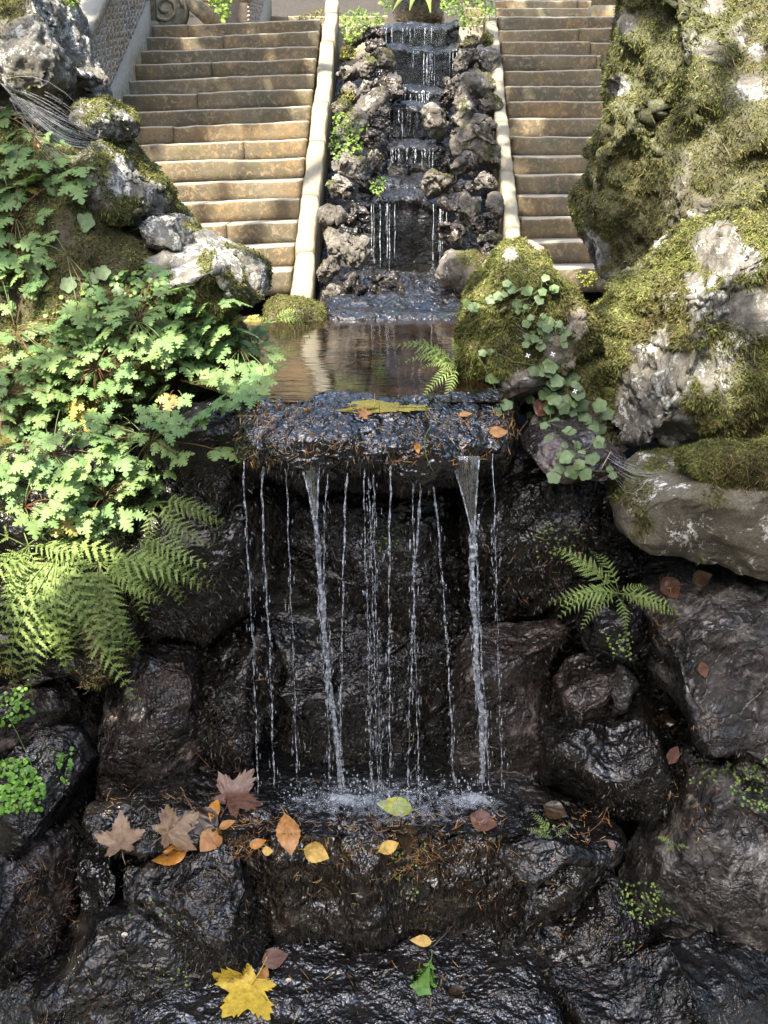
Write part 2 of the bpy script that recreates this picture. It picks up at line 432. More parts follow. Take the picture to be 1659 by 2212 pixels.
def ground():
    xs = np.unique(np.concatenate([[-300, -150, -80, -40, -20, -12, -8], np.linspace(-6, 6, 97), [8, 12, 20, 40, 80, 150, 300]]))
    ys = np.unique(np.concatenate([[-300, -150, -80, -40, -20, -10, -6, -3, -1, 0, 1, 1.6], np.linspace(2, 12, 201), np.linspace(12.5, 30, 36), [40, 60, 90, 150, 220, 300]]))
    X, Y = np.meshgrid(xs, ys); p = np.c_[X.ravel(), Y.ravel(), np.zeros(X.size)]
    x, y = p[:, 0], p[:, 1]
    z = -2.02 + smooth(3.36, 3.44, y) * 1.60
    z = z + smooth(4.65, 4.8, y) * .25
    sl = np.clip(slope_z(y) - .45, -.3, TOP_Z - .06)
    z = np.where(y > 5.3, np.maximum(z, sl), z)
    up = (y - 12.0) * .40 + TOP_Z - .75
    z = np.where(y > 12.2, up, z)
    z = np.where(y > 22, up + 0 * y, z); z = np.minimum(z, 16)
    side = smooth(.75, 1.3, np.abs(x - .1)) * smooth(3.4, 3.9, y) * (1 - smooth(5.0, 5.4, y))
    z += side * .5
    z += smooth(2.6, 3.6, np.abs(x)) * smooth(4.0, 6.0, y) * 1.0
    z += .05 * fbm(p, 1.1, 4, 3) * np.minimum(1, np.abs(y) / 2)
    p[:, 2] = z
    nx = len(xs); i = np.arange(len(ys) - 1)[:, None] * nx + np.arange(nx - 1)[None]
    f = np.stack([i, i + 1, i + nx + 1, i + nx], -1).reshape(-1, 4)
    o = mobj('ground', p, f, M['soil'], origin=np.zeros(3)); setp(o, 'dark soil of the wooded slope', kind='structure')
ground()

def sheet(name, xs, ys, zfn, mat, label):
    X, Y = np.meshgrid(xs, ys); p = np.c_[X.ravel(), Y.ravel(), np.zeros(X.size)]
    p[:, 2] = zfn(p)
    nx = len(xs); i = np.arange(len(ys) - 1)[:, None] * nx + np.arange(nx - 1)[None]
    f = np.stack([i, i + 1, i + nx + 1, i + nx], -1).reshape(-1, 4)
    o = mobj(name, p, f, mat, origin=np.array([0, p[:, 1].mean(), p[:, 2].mean()])); setp(o, label, kind='structure'); return o
def pool_shape(p):
    k = smooth(2.9, 3.7, p[:, 1]); lo = -.42 - .5 * k; hi = .34 + .5 * k
    p[:, 0] = lo + (hi - lo) * (p[:, 0] + 1) / 2
    return .002 * fbm(p, 4, 2, 1)
sheet('pool_water', np.linspace(-1.0, 1.0, 40), np.linspace(2.985, 4.72, 70), pool_shape, M['pool'], 'still brown water of the upper pool reflecting the stairs')
sheet('basin_water', np.linspace(-.52, .44, 60), np.linspace(2.70, 3.25, 40), lambda p: -1.315 + .006 * fbm(p, 14, 3, 2), M['basin'], 'dark churned water in the narrow basin below the fall')

# ------------------------------------------------------------------ rocks
ROCKS = {}
def rock_geo(poly, d, thick, sub=5, seed=1, facets=7, rough=.05, fine=.012, tl=0.0, e=.55, back=1.0, cut=(.66, .95), micro=0):
    r = np.random.default_rng(seed)
    poly = np.asarray(poly, float); c = poly.mean(0)
    zc = at(c[0], c[1], d)[2]
    pts = []
    for q in poly:
        rr = ray(*q); t = (d + tl * (EYE - zc)) / (rr[1] - tl * rr[2]); pts.append((rr[0] * t, EYE + rr[2] * t))
    pts = np.array(pts)
    nxt = np.roll(pts, -1, 0)
    ar = (pts[:, 0] * nxt[:, 1] - nxt[:, 0] * pts[:, 1]); A = ar.sum() / 2
    C = ((pts + nxt) * ar[:, None]).sum(0) / (6 * A)
    ang = np.linspace(-np.pi, np.pi, 361); rad = np.zeros(361)
    a = pts - C; b = nxt - C; e_ = b - a
    for k, th in enumerate(ang):
        u = np.array([math.cos(th), math.sin(th)])
        den = u[0] * e_[:, 1] - u[1] * e_[:, 0]; den[abs(den) < 1e-12] = 1e-12
        t = (a[:, 0] * e_[:, 1] - a[:, 1] * e_[:, 0]) / den
        s = (a[:, 0] * u[1] - a[:, 1] * u[0]) / den
        ok = (t > 0) & (s >= -1e-6) & (s <= 1 + 1e-6)
        rad[k] = t[ok].max() if ok.any() else 0
    rad[rad == 0] = np.median(rad)
    kk = np.ones(9) / 9; rad = np.convolve(np.r_[rad[-9:-1], rad, rad[1:9]], kk, 'same')[8:-8]
    v, f = ico(sub)
    ph = np.arctan2(v[:, 2], v[:, 0]); s = np.sqrt(np.clip(1 - v[:, 1] ** 2, 0, 1))
    R = np.interp(ph, ang, rad); size = math.sqrt(abs(A))
    inpl = s ** e
    dep = np.sign(v[:, 1]) * np.abs(v[:, 1]) ** .75
    q = np.c_[np.cos(ph) * inpl, dep, np.sin(ph) * inpl]
    for _ in range(facets):
        n = r.normal(size=3); n[1] = -abs(n[1]) * 1.1 if r.random() < .8 else n[1]; n /= np.linalg.norm(n)
        k = r.uniform(*cut) * (q @ n).max()
        q -= np.maximum(0, q @ n - k)[:, None] * n * .95
    p = np.c_[C[0] + q[:, 0] * R, q[:, 1] * thick, C[1] + q[:, 2] * R]
    p[:, 1] = np.where(p[:, 1] > 0, p[:, 1] * back, p[:, 1])
    p[:, 1] += d + tl * (p[:, 2] - zc)
    n = vnormals(p, f)
    p = p + n * (rough * size * fbm(p, 2.2 / size, 4, seed) - abs(rough * .6 * size * fbm(p, 6 / size, 4, seed + 9)))[:, None]
    n = vnormals(p, f)
    p = p + n * (fine * 2.2 * fbm(p, 5.5, 3, seed + 40))[:, None]; n = vnormals(p, f)
    rid = 1 - np.abs(fbm(p, 9, 5, seed + 20)) * 2
    p = p + n * (fine * (fbm(p, 14, 5, seed + 30, .6) - .5 * np.maximum(0, rid - .75) * 4))[:, None]
    if micro: p = p + vnormals(p, f) * (micro * fbm(p, 48, 3, seed + 60, .7))[:, None]
    return p, f, vnormals(p, f)

MOSS_PAL = .72 * np.array([(.19, .215, .05), (.145, .17, .04), (.27, .285, .085), (.19, .15, .065), (.10, .115, .032)])
WET_PAL = np.array([(.006, .005, .003), (.012, .008, .005), (.028, .018, .009), (.05, .030, .014), (.012, .013, .005)])

def strands(p, n, L, w, seed, pal, lift=.5, droop=.8, spread=1.0, tintvar=.3, pw=None, short=False):
    """one bent blade for each base point"""
    r = np.random.default_rng(seed); k = len(p)
    tg = r.normal(size=(k, 3)); tg -= (tg * n).sum(1)[:, None] * n; tg /= np.linalg.norm(tg, axis=1)[:, None] + 1e-9
    d0 = n * lift + tg * spread * r.uniform(.3, 1, (k, 1)) + np.array([0, 0, -.35 * droop])
    d0 /= np.linalg.norm(d0, axis=1)[:, None]
    d1 = d0 + np.array([0, 0, -droop]) * r.uniform(.4, 1.2, (k, 1)); d1 -= n * .25; d1 /= np.linalg.norm(d1, axis=1)[:, None]
    L = L * r.uniform(.55, 1.35, (k, 1))
    side = np.cross(d0, n + .6 * r.normal(size=(k, 3))); side /= np.linalg.norm(side, axis=1)[:, None] + 1e-9
    W_ = w * r.uniform(.6, 1.3, (k, 1)) * side
    p0 = p - n * .002; p1 = p0 + d0 * L * .5; p2 = p1 + d1 * L * .5
    i = r.choice(len(pal), k, p=pw); c = pal[i] * r.uniform(1 - tintvar, 1 + tintvar, (k, 1))
    if short:                                                   # one blade of three corners
        v = np.stack([p0 - W_, p0 + W_, p2], 1).reshape(-1, 3); b = np.arange(k)[:, None] * 3
        return v, b + np.array([0, 1, 2]), np.repeat(c, 3, 0)
    v = np.stack([p0 - W_ * .7, p0 + W_ * .7, p1 + W_, p1 - W_, p2], 1).reshape(-1, 3)
    b = np.arange(k)[:, None] * 5
    f = np.concatenate([b + [0, 1, 2], b + [0, 2, 3], b + [3, 2, 4]])
    c = np.repeat(c, 5, 0)
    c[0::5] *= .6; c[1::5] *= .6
    return v, f, c

def sample(p, f, n, w, count, seed):
    """random points on a mesh; w: weight for each vertex"""
    r = np.random.default_rng(seed)
    tri = p[f]; ar = np.linalg.norm(np.cross(tri[:, 1] - tri[:, 0], tri[:, 2] - tri[:, 0]), axis=1)
    pr = ar * w[f].mean(1); tot = pr.sum()
    if tot <= 0: return None
    i = r.choice(len(f), count, p=pr / tot)
    a = r.random((count, 2)); m = a.sum(1) > 1; a[m] = 1 - a[m]
    c0, c1, c2 = f[i, 0], f[i, 1], f[i, 2]
    bc = np.c_[1 - a.sum(1), a]
    P = p[c0] * bc[:, :1] + p[c1] * bc[:, 1:2] + p[c2] * bc[:, 2:]
    N = n[c0] * bc[:, :1] + n[c1] * bc[:, 1:2] + n[c2] * bc[:, 2:]
    return P, N / (np.linalg.norm(N, axis=1)[:, None] + 1e-9), (ar * w[f].mean(1)).sum()

def rock(name, label, cat, poly, d, thick, mat, group=None, moss=None, wet=None, seed=1, parent=None, bare=None, **k):
    """moss = (bias, weight of facing up, strands per square metre); wet = strands of black moss per square metre;
    bare = list of (px, py, radius) where the moss is worn off"""
    p, f, n = rock_geo(poly, d, thick, seed=seed, **k)
    m = np.zeros(len(p))
    if moss:
        m = smooth(-.12, .16, fbm(p, 5.5, 5, seed + 50, .6) * .75 + moss[1] * (n[:, 2] - .2) + moss[0])
        if bare:
            px, py = proj(p)
            for bx, by, br in bare:
                jit = br * .6 * fbm(p, 8, 4, seed + 70)
                m *= smooth(.7 * br, br * 1.05, np.hypot(px - bx, py - by) + jit)
    o = mobj(name, p, f, mat, parent, True, {'moss': m})
    if label: setp(o, label, cat, group)
    vis = smooth(.35, -.1, n[:, 1] - n[:, 2] * .6)
    px, py = proj(p); vis = vis * ((px > -60) & (px < 1720) & (py > -60) & (py < 2280))
    ROCKS[o.name] = (o, p, f, n)
    if moss and moss[2]:
        w = np.where(m > .3, m, 0) * vis
        tri = p[f]; ar = np.linalg.norm(np.cross(tri[:, 1] - tri[:, 0], tri[:, 2] - tri[:, 0]), axis=1) * w[f].mean(1)
        cnt = int(min(46000, 1.6 * moss[2] * ar.sum()))
        if cnt > 20:
            P, N, _ = sample(p, f, n, w, cnt, seed + 1)
            # clumps: neighbouring strands share their colour and their lie
            cl = fbm(P, 16, 3, seed + 2); cb = fbm(P, 3.0, 3, seed + 4)
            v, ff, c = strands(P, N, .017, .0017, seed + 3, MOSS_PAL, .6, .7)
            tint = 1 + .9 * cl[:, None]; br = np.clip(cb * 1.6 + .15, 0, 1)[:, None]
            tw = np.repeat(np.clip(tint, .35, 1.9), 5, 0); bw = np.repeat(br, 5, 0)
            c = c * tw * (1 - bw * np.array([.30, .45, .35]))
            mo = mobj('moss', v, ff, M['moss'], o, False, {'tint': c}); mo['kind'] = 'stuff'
    if wet:
        w = vis * smooth(-.25, .2, fbm(p, 4, 4, seed + 80) + .06)
        tri = p[f]; ar = np.linalg.norm(np.cross(tri[:, 1] - tri[:, 0], tri[:, 2] - tri[:, 0]), axis=1) * w[f].mean(1)
        cnt = int(min(30000, wet * ar.sum()))
        if cnt > 20:
            P, N, _ = sample(p, f, n, w, cnt, seed + 5)
            v, ff, c = strands(P, N, .019, .0017, seed + 6, WET_PAL, .35, 1.1, .8, .4, [.4, .28, .18, .08, .06], short=True)
            mo = mobj('black_moss', v, ff, M['wetmoss'], o, False, {'tint': c}); mo['kind'] = 'stuff'
    return o

DRY = (0.10, .30, 26000)
G1 = 'boulders framing the pool'
# --- left of the pool
rock('boulder', 'tall lichen-white boulder with ochre moss in the upper corner beside the patterned wall', 'boulder',
     [(-120,-60),(60,-60),(130,-30),(172,15),(190,60),(197,110),(222,165),(232,215),(205,262),(120,262),(20,230),(-120,190)], 4.0, .34, M['boulder'], G1,
     (-.02, .22, 22000), seed=11, sub=6, facets=9, rough=.06, fine=.022, bare=[(150,60,60),(200,180,35)])
rock('boulder', 'long moss-draped outcrop joining the boulders down to the flat-topped rock', 'boulder',
     [(120,230),(230,250),(300,320),(350,400),(400,490),(470,540),(520,600),(480,640),(360,600),(240,540),(150,420),(90,300)], 4.02, .22, M['boulder'], G1,
     (.14, .2, 24000), seed=20, sub=5, facets=6, rough=.06, fine=.026)
rock('boulder', 'small knobbly boulder capped with ochre moss just below the spider web', 'boulder',
     [(185,228),(225,217),(268,238),(290,268),(284,292),(245,306),(200,300),(175,265)], 3.9, .16, M['boulder'], G1, (.02, .35, 26000), seed=12, sub=5, fine=.02)
rock('boulder', 'craggy grey boulder with moss patches beside the lower left steps', 'boulder',
     [(178,330),(225,303),(290,303),(312,338),(348,375),(367,430),(362,470),(310,500),(240,495),(190,430),(165,380)], 3.8, .24, M['boulder'], G1,
     (-.06, .22, 22000), seed=13, sub=5, facets=8, rough=.07, fine=.025, bare=[(270,380,45),(330,420,30)])
rock('boulder', 'low boulder with white lichen crust wedged above the flat-topped rock', 'boulder',
     [(300,482),(335,455),(385,470),(425,508),(420,540),(360,560),(315,540)], 3.75, .16, M['boulder'], G1, (-.10, .2, 20000), seed=14, sub=5, fine=.018, bare=[(340,485,30)])
rock('boulder', 'long sloping rock ridge with pale lichen behind the flat-topped rock', 'boulder',
     [(392,512),(430,496),(490,515),(545,548),(580,578),(582,640),(540,655),(450,600),(400,560)], 3.85, .20, M['boulder'], G1, (-.06, .1, 20000), seed=15, sub=5, fine=.012, bare=[(450,520,50)])
rock('boulder', 'flat-topped boulder with white crown and mossy front overlooking the pool', 'boulder',
     [(318,562),(350,543),(410,532),(470,536),(510,560),(535,600),(530,655),(480,690),(400,690),(345,640)], 3.6, .24, M['boulder'], G1,
     (.12, -.25, 26000), seed=16, sub=5, facets=8, rough=.05, fine=.016, bare=[(400,555,48),(480,560,30)])
rock('mossy_bank', 'steep mossy earth bank under the leafy herbs', 'bank',
     [(-140,190),(40,250),(170,330),(260,480),(340,570),(430,650),(520,700),(575,760),(580,830),(520,880),(380,915),(200,960),(-140,1010)], 3.62, .26, M['bank'], G1,
     (.34, .1, 30000), seed=17, sub=5, facets=4, rough=.05, fine=.02, tl=.45)
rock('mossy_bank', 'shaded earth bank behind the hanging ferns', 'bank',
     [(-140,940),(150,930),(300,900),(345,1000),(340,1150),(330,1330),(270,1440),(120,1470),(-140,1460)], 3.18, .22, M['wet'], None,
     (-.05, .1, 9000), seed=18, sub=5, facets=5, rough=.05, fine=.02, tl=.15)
rock('boulder', 'small mossy stone at the foot of the left curb by the water', 'boulder',
     [(572,662),(600,640),(650,640),(690,660),(706,690),(690,706),(620,706),(575,700)], 4.75, .20, M['boulder_bare'], G1, (.12, .5, 20000), seed=19, sub=5)
# --- right of the pool
rock('boulder', 'pointed mossy boulder with a bare grey peak between pool and right stair', 'boulder',
     [(985,735),(992,680),(1005,635),(1050,580),(1085,532),(1130,510),(1165,493),(1195,503),(1222,545),(1255,590),(1272,640),(1275,720),(1262,800),(1225,860),(1130,885),(1040,872),(995,810)], 3.45, .30, M['boulder_bare'], G1,
     (.20, .05, 34000), seed=21, sub=6, facets=6, rough=.05, fine=.016, bare=[(1170,512,34),(1100,548,20),(1235,575,18),(1140,860,60)])
rock('boulder', 'huge mossy boulder rising out of the top corner beside the right stair', 'boulder',
     [(1352,-70),(1750,-80),(1780,200),(1760,460),(1600,520),(1470,590),(1390,650),(1310,640),(1278,590),(1265,500),(1272,430),(1282,370),(1300,300),(1325,215),(1338,130),(1345,40)], 3.95, .42, M['boulder'], G1,
     (.34, .03, 30000), seed=22, sub=6, facets=9, rough=.07, fine=.034, bare=[(1355,45,28),(1625,190,34),(1640,110,20),(1285,540,40),(1330,610,30),(1335,185,22),(1540,10,26)])
rock('boulder', 'broad boulder with white lichen and yellow-green moss at the edge of the picture', 'boulder',
     [(1268,760),(1285,690),(1330,650),(1400,575),(1490,490),(1590,450),(1760,420),(1790,700),(1780,960),(1660,965),(1580,950),(1500,985),(1440,965),(1380,945),(1312,925),(1306,860),(1285,830)], 3.32, .36, M['boulder'], G1,
     (.14, .02, 30000), seed=23, sub=6, facets=10, rough=.06, fine=.028, bare=[(1555,535,68),(1400,850,105),(1450,930,70),(1500,610,30),(1620,560,30)])
rock('boulder', 'smooth grey-brown boulder with white lichen patches under the broad mossy one', 'boulder',
     [(1322,1075),(1345,1030),(1400,995),(1500,985),(1620,985),(1770,975),(1780,1235),(1640,1238),(1560,1210),(1470,1195),(1380,1168),(1335,1130)], 3.0, .26, M['boulder_smooth'], G1,
     (-.22, .25, 14000), seed=24, sub=5, facets=9, rough=.03, fine=.012, e=.36, cut=(.64, .92))
rock('moss_cushion', 'thick hanging cushion of moss on top of the smooth grey boulder', 'moss',
     [(1470,985),(1540,955),(1640,960),(1760,965),(1760,1090),(1650,1085),(1590,1075),(1530,1040),(1480,1020)], 2.86, .10, M['bank'], None,
     (.5, .1, 34000), seed=25, sub=5, facets=2)
rock('boulder', 'wet brown rounded rock beneath the trailing round-leaved vine', 'boulder',
     [(1122,965),(1150,935),(1200,925),(1270,930),(1330,960),(1352,1000),(1318,1035),(1235,1045),(1165,1025),(1130,1000)], 3.02, .16, M['wet_pink'], None, None, seed=26, sub=5, rough=.03)

rock('boulder', 'mossy crevice rock wedged between pointed boulder and broad boulder behind the vine', 'boulder',
     [(1170,800),(1240,770),(1310,760),(1345,850),(1350,960),(1270,985),(1160,950),(1110,900),(1110,860)], 3.40, .22, M['boulder_bare'], G1, (.12, .1, 26000), seed=27, sub=5, fine=.022)
# --- the rock wall the water falls over
GW = 'dark wet rocks of the waterfall wall'
def wrock(label, poly, d, th, mat='wet', wet=9000, seed=1, sub=5, **k):
    c = np.mean(poly, 0); poly = [tuple(c + (np.array(q) - c) * (1.12 if seed < 42 else 1.07)) for q in poly]; th = th * (.75 if seed < 42 else 1); k.setdefault('e', .28 if seed < 42 else .36); k.setdefault('fine', .010); k.setdefault('micro', .003); k.setdefault('facets', 12); k.setdefault('cut', (.52, .9)); wet = wet * 2.6
    sub = min(sub, 5)
    return rock('wall_rock', label, 'rock', poly, d, th, M[mat], GW, None, wet, seed, sub=sub, **k)
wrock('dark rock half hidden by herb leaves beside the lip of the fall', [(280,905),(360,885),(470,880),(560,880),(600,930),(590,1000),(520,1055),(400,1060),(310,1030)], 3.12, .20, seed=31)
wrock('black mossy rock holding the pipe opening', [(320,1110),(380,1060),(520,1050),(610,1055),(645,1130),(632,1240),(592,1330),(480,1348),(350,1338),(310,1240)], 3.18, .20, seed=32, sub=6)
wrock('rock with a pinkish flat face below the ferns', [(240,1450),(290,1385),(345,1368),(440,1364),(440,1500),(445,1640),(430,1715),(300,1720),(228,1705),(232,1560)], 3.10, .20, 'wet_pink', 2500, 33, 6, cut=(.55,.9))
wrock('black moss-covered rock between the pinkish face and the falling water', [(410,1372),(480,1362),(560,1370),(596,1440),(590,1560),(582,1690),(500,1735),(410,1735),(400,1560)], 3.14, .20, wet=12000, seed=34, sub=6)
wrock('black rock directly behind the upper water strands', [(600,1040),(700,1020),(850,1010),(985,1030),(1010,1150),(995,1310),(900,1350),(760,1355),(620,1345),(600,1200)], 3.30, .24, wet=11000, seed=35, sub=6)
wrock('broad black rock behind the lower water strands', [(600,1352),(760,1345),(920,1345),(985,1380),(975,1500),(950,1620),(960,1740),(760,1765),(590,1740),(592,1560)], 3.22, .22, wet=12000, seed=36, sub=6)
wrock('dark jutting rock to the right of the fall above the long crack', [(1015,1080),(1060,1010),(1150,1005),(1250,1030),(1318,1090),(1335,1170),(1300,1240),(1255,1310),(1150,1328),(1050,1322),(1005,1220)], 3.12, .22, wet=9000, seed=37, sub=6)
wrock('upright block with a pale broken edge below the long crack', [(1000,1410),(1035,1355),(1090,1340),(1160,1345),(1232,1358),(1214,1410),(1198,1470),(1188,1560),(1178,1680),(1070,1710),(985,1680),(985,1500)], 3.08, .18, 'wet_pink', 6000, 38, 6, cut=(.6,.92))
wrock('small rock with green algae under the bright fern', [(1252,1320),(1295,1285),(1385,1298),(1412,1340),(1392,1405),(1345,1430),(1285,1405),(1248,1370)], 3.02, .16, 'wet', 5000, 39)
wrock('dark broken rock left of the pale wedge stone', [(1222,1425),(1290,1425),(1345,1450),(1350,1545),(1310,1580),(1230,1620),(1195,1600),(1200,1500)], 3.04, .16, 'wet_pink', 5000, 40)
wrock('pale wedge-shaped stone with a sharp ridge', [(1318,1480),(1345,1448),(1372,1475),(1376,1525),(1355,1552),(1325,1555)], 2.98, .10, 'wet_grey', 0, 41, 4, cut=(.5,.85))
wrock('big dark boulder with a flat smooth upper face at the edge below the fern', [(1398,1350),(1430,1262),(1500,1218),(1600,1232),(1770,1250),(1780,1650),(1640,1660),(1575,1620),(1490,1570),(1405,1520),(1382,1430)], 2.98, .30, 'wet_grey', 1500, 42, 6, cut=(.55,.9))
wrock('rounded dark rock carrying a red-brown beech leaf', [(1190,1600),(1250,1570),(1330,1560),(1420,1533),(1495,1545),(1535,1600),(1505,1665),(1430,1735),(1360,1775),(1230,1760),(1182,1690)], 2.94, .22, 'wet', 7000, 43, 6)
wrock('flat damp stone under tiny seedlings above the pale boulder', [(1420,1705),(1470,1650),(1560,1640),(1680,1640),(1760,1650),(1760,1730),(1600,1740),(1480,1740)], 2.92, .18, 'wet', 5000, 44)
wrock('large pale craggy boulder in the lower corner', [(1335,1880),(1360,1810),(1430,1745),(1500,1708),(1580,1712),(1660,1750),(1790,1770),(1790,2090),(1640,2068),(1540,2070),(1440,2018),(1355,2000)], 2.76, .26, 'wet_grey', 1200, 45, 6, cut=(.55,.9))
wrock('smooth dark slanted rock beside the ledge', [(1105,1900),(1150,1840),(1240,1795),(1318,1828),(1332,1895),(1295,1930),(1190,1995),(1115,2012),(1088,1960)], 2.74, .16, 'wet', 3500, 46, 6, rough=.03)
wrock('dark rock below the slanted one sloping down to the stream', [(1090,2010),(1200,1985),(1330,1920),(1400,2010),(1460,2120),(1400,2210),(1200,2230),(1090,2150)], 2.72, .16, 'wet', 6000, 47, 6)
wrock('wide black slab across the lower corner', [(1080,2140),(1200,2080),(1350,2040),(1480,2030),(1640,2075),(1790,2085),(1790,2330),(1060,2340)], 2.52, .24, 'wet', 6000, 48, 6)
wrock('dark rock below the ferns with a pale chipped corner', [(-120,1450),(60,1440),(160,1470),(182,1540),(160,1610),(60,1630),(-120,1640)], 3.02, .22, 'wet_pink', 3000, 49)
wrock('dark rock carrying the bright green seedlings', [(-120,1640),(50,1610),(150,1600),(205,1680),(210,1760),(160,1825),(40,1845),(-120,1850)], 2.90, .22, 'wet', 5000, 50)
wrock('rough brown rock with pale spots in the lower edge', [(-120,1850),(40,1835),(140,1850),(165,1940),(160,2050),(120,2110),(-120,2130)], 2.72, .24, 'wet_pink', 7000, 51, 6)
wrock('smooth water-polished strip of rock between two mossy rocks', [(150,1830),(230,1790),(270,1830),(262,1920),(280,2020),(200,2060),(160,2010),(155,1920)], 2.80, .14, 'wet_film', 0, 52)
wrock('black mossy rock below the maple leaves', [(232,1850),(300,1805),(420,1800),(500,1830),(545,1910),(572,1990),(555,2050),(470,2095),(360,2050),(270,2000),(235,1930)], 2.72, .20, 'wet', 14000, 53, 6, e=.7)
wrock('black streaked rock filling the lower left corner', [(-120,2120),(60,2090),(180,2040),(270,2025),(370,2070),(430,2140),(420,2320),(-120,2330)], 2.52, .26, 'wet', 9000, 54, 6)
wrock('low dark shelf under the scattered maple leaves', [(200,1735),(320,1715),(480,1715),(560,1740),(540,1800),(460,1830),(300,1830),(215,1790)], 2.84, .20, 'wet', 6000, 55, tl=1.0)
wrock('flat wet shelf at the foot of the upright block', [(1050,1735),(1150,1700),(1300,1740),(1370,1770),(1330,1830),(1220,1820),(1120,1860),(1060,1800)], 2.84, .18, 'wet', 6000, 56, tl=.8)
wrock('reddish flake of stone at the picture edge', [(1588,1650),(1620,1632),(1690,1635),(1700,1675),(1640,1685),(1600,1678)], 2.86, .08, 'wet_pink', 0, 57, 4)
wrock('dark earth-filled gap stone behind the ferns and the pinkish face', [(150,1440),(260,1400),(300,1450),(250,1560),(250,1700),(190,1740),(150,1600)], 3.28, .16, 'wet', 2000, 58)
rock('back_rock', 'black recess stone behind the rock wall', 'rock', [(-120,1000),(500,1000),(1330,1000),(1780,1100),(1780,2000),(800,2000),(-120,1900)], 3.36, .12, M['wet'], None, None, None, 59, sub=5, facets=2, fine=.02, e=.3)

# --- lip, ledge and stream bed: built from a profile swept across
def swept(name, label, cat, prof, xs_px, ref_d, mat, seed, amp=.02, fine=.010, wet=0, kind=None, wav=None, pal_w=None, rag=0):
    """prof: list of (y, z); swept between two picture columns taken at distance ref_d; wav(x in 0..1) pushes the front"""
    prof = np.array(prof, float)
    seg = np.r_[0, np.cumsum(np.linalg.norm(np.diff(prof, axis=0), axis=1))]
    m = max(24, int(seg[-1] / .010)); s = np.linspace(0, seg[-1], m)
    py, pz = np.interp(s, seg, prof[:, 0]), np.interp(s, seg, prof[:, 1])
    kk = np.ones(5) / 5
    py[2:-2] = np.convolve(py, kk, 'valid'); pz[2:-2] = np.convolve(pz, kk, 'valid')
    zm = prof[:, 1].mean()
    x0, x1 = [(px - CX) / FPX * math.hypot(ref_d, EYE - zm) for px in xs_px]
    nx = int(abs(x1 - x0) / .010) + 2
    u = np.linspace(0, 1, nx)
    X = np.repeat((x0 + (x1 - x0) * u)[:, None], m, 1); Y = np.repeat(py[None], nx, 0).copy(); Z = np.repeat(pz[None], nx, 0).copy()
    if wav is not None: Y += wav(u)[:, None] * np.ones((1, m))
    # the ends roll back so that the piece is a lump and not a cut slice
    end = np.clip(np.minimum(u, 1 - u) / .13, 0, 1)[:, None]; endc = np.sqrt(1 - (1 - end) ** 2)
    ymax = py.max(); Y = ymax - (ymax - Y) * (.25 + .75 * endc); Z = pz.min() + (Z - pz.min()) * (.72 + .28 * endc)
    if rag:                                                     # the underside hangs unevenly
        q = np.c_[X[:, 0], np.zeros(nx), np.zeros(nx)]; low = np.clip((pz.max() - .08 - Z) / .12, 0, 1)
        Z -= low * (rag * (fbm(q, 9, 4, seed + 40) + .35) - .075 * np.abs(2 * u - 1) ** 2.5)[:, None]
    p = np.stack([X, Y, Z], -1).reshape(-1, 3)
    i = np.arange(nx - 1)[:, None] * m + np.arange(m - 1)[None]
    f4 = np.stack([i, i + m, i + m + 1, i + 1], -1).reshape(-1, 4)
    f = np.concatenate([f4[:, [0, 1, 2]], f4[:, [0, 2, 3]]])
    n = vnormals(p, f)
    if n[:, 2].mean() < 0 and n[:, 1].mean() > 0: f = f[:, ::-1]; n = -n
    p = p + n * (amp * fbm(p, 6, 4, seed) + fine * fbm(p, 24, 4, seed + 3, .6))[:, None]
    n = vnormals(p, f)
    o = mobj(name, p, f, mat, None, True, {'moss': np.zeros(len(p))})
    setp(o, label, cat, None, kind); ROCKS[o.name] = (o, p, f, n)
    if wet:
        px, py_ = proj(p); w = ((px > -60) & (px < 1720) & (py_ < 2280)) * smooth(-.3, .2, fbm(p, 5, 4, seed + 8) + .05)
        tri = p[f]; ar = np.linalg.norm(np.cross(tri[:, 1] - tri[:, 0], tri[:, 2] - tri[:, 0]), axis=1) * w[f].mean(1)
        P, N, _ = sample(p, f, n, w, int(wet * ar.sum()), seed + 5)
        v, ff, c = strands(P, N, .022, .0018, seed + 6, WET_PAL, .25, 1.6, .5, .4, pal_w or [.4, .26, .18, .10, .06], short=True)
        mo = mobj('black_moss', v, ff, M['wetmoss'], o, False, {'tint': c}); mo['kind'] = 'stuff'
    return o
def lipwav(u): return .05 * np.abs(u - .45) ** 1.5 * 3 + .012 * np.sin(u * 17)
swept('lip_stone', 'overhanging wet stone lip glistening with water and needles', 'rock', [(3.40,-.34),(3.10,-.28),(2.95,-.21),(2.88,-.188),(2.845,-.175),(2.82,-.155),(2.81,-.125),(2.815,-.092),(2.835,-.062),(2.87,-.036),(2.91,-.016),(2.97,.003),(3.03,.004),(3.12,-.02),(3.30,-.07)], (470, 1146), 2.9, M['wet_film'], 61, .040, .016, 9000, wav=lipwav, rag=.06)
swept('ledge_stone', 'dripping mossy stone ledge below the basin strewn with leaves', 'rock', [(2.92,-1.36),(2.84,-1.325),(2.78,-1.308),(2.735,-1.315),(2.705,-1.345),(2.692,-1.40),(2.688,-1.50),(2.695,-1.60),(2.715,-1.70),(2.74,-1.78)], (478, 1140), 2.72, M['ledge'], 62, .050, .018, 15000, pal_w=[.48, .30, .13, .04, .05], wav=lambda u: .03 * np.sin(u * 9 + 1) + .02 * np.sin(u * 23))
swept('stream_bed', 'shallow running stream over black stone at the bottom', 'stream', [(2.78,-1.735),(2.68,-1.748),(2.55,-1.757),(2.42,-1.77),(2.28,-1.80),(2.15,-1.86)], (330, 1190), 2.5, M['wet_film'], 63, .02, .012, 0, kind='structure')

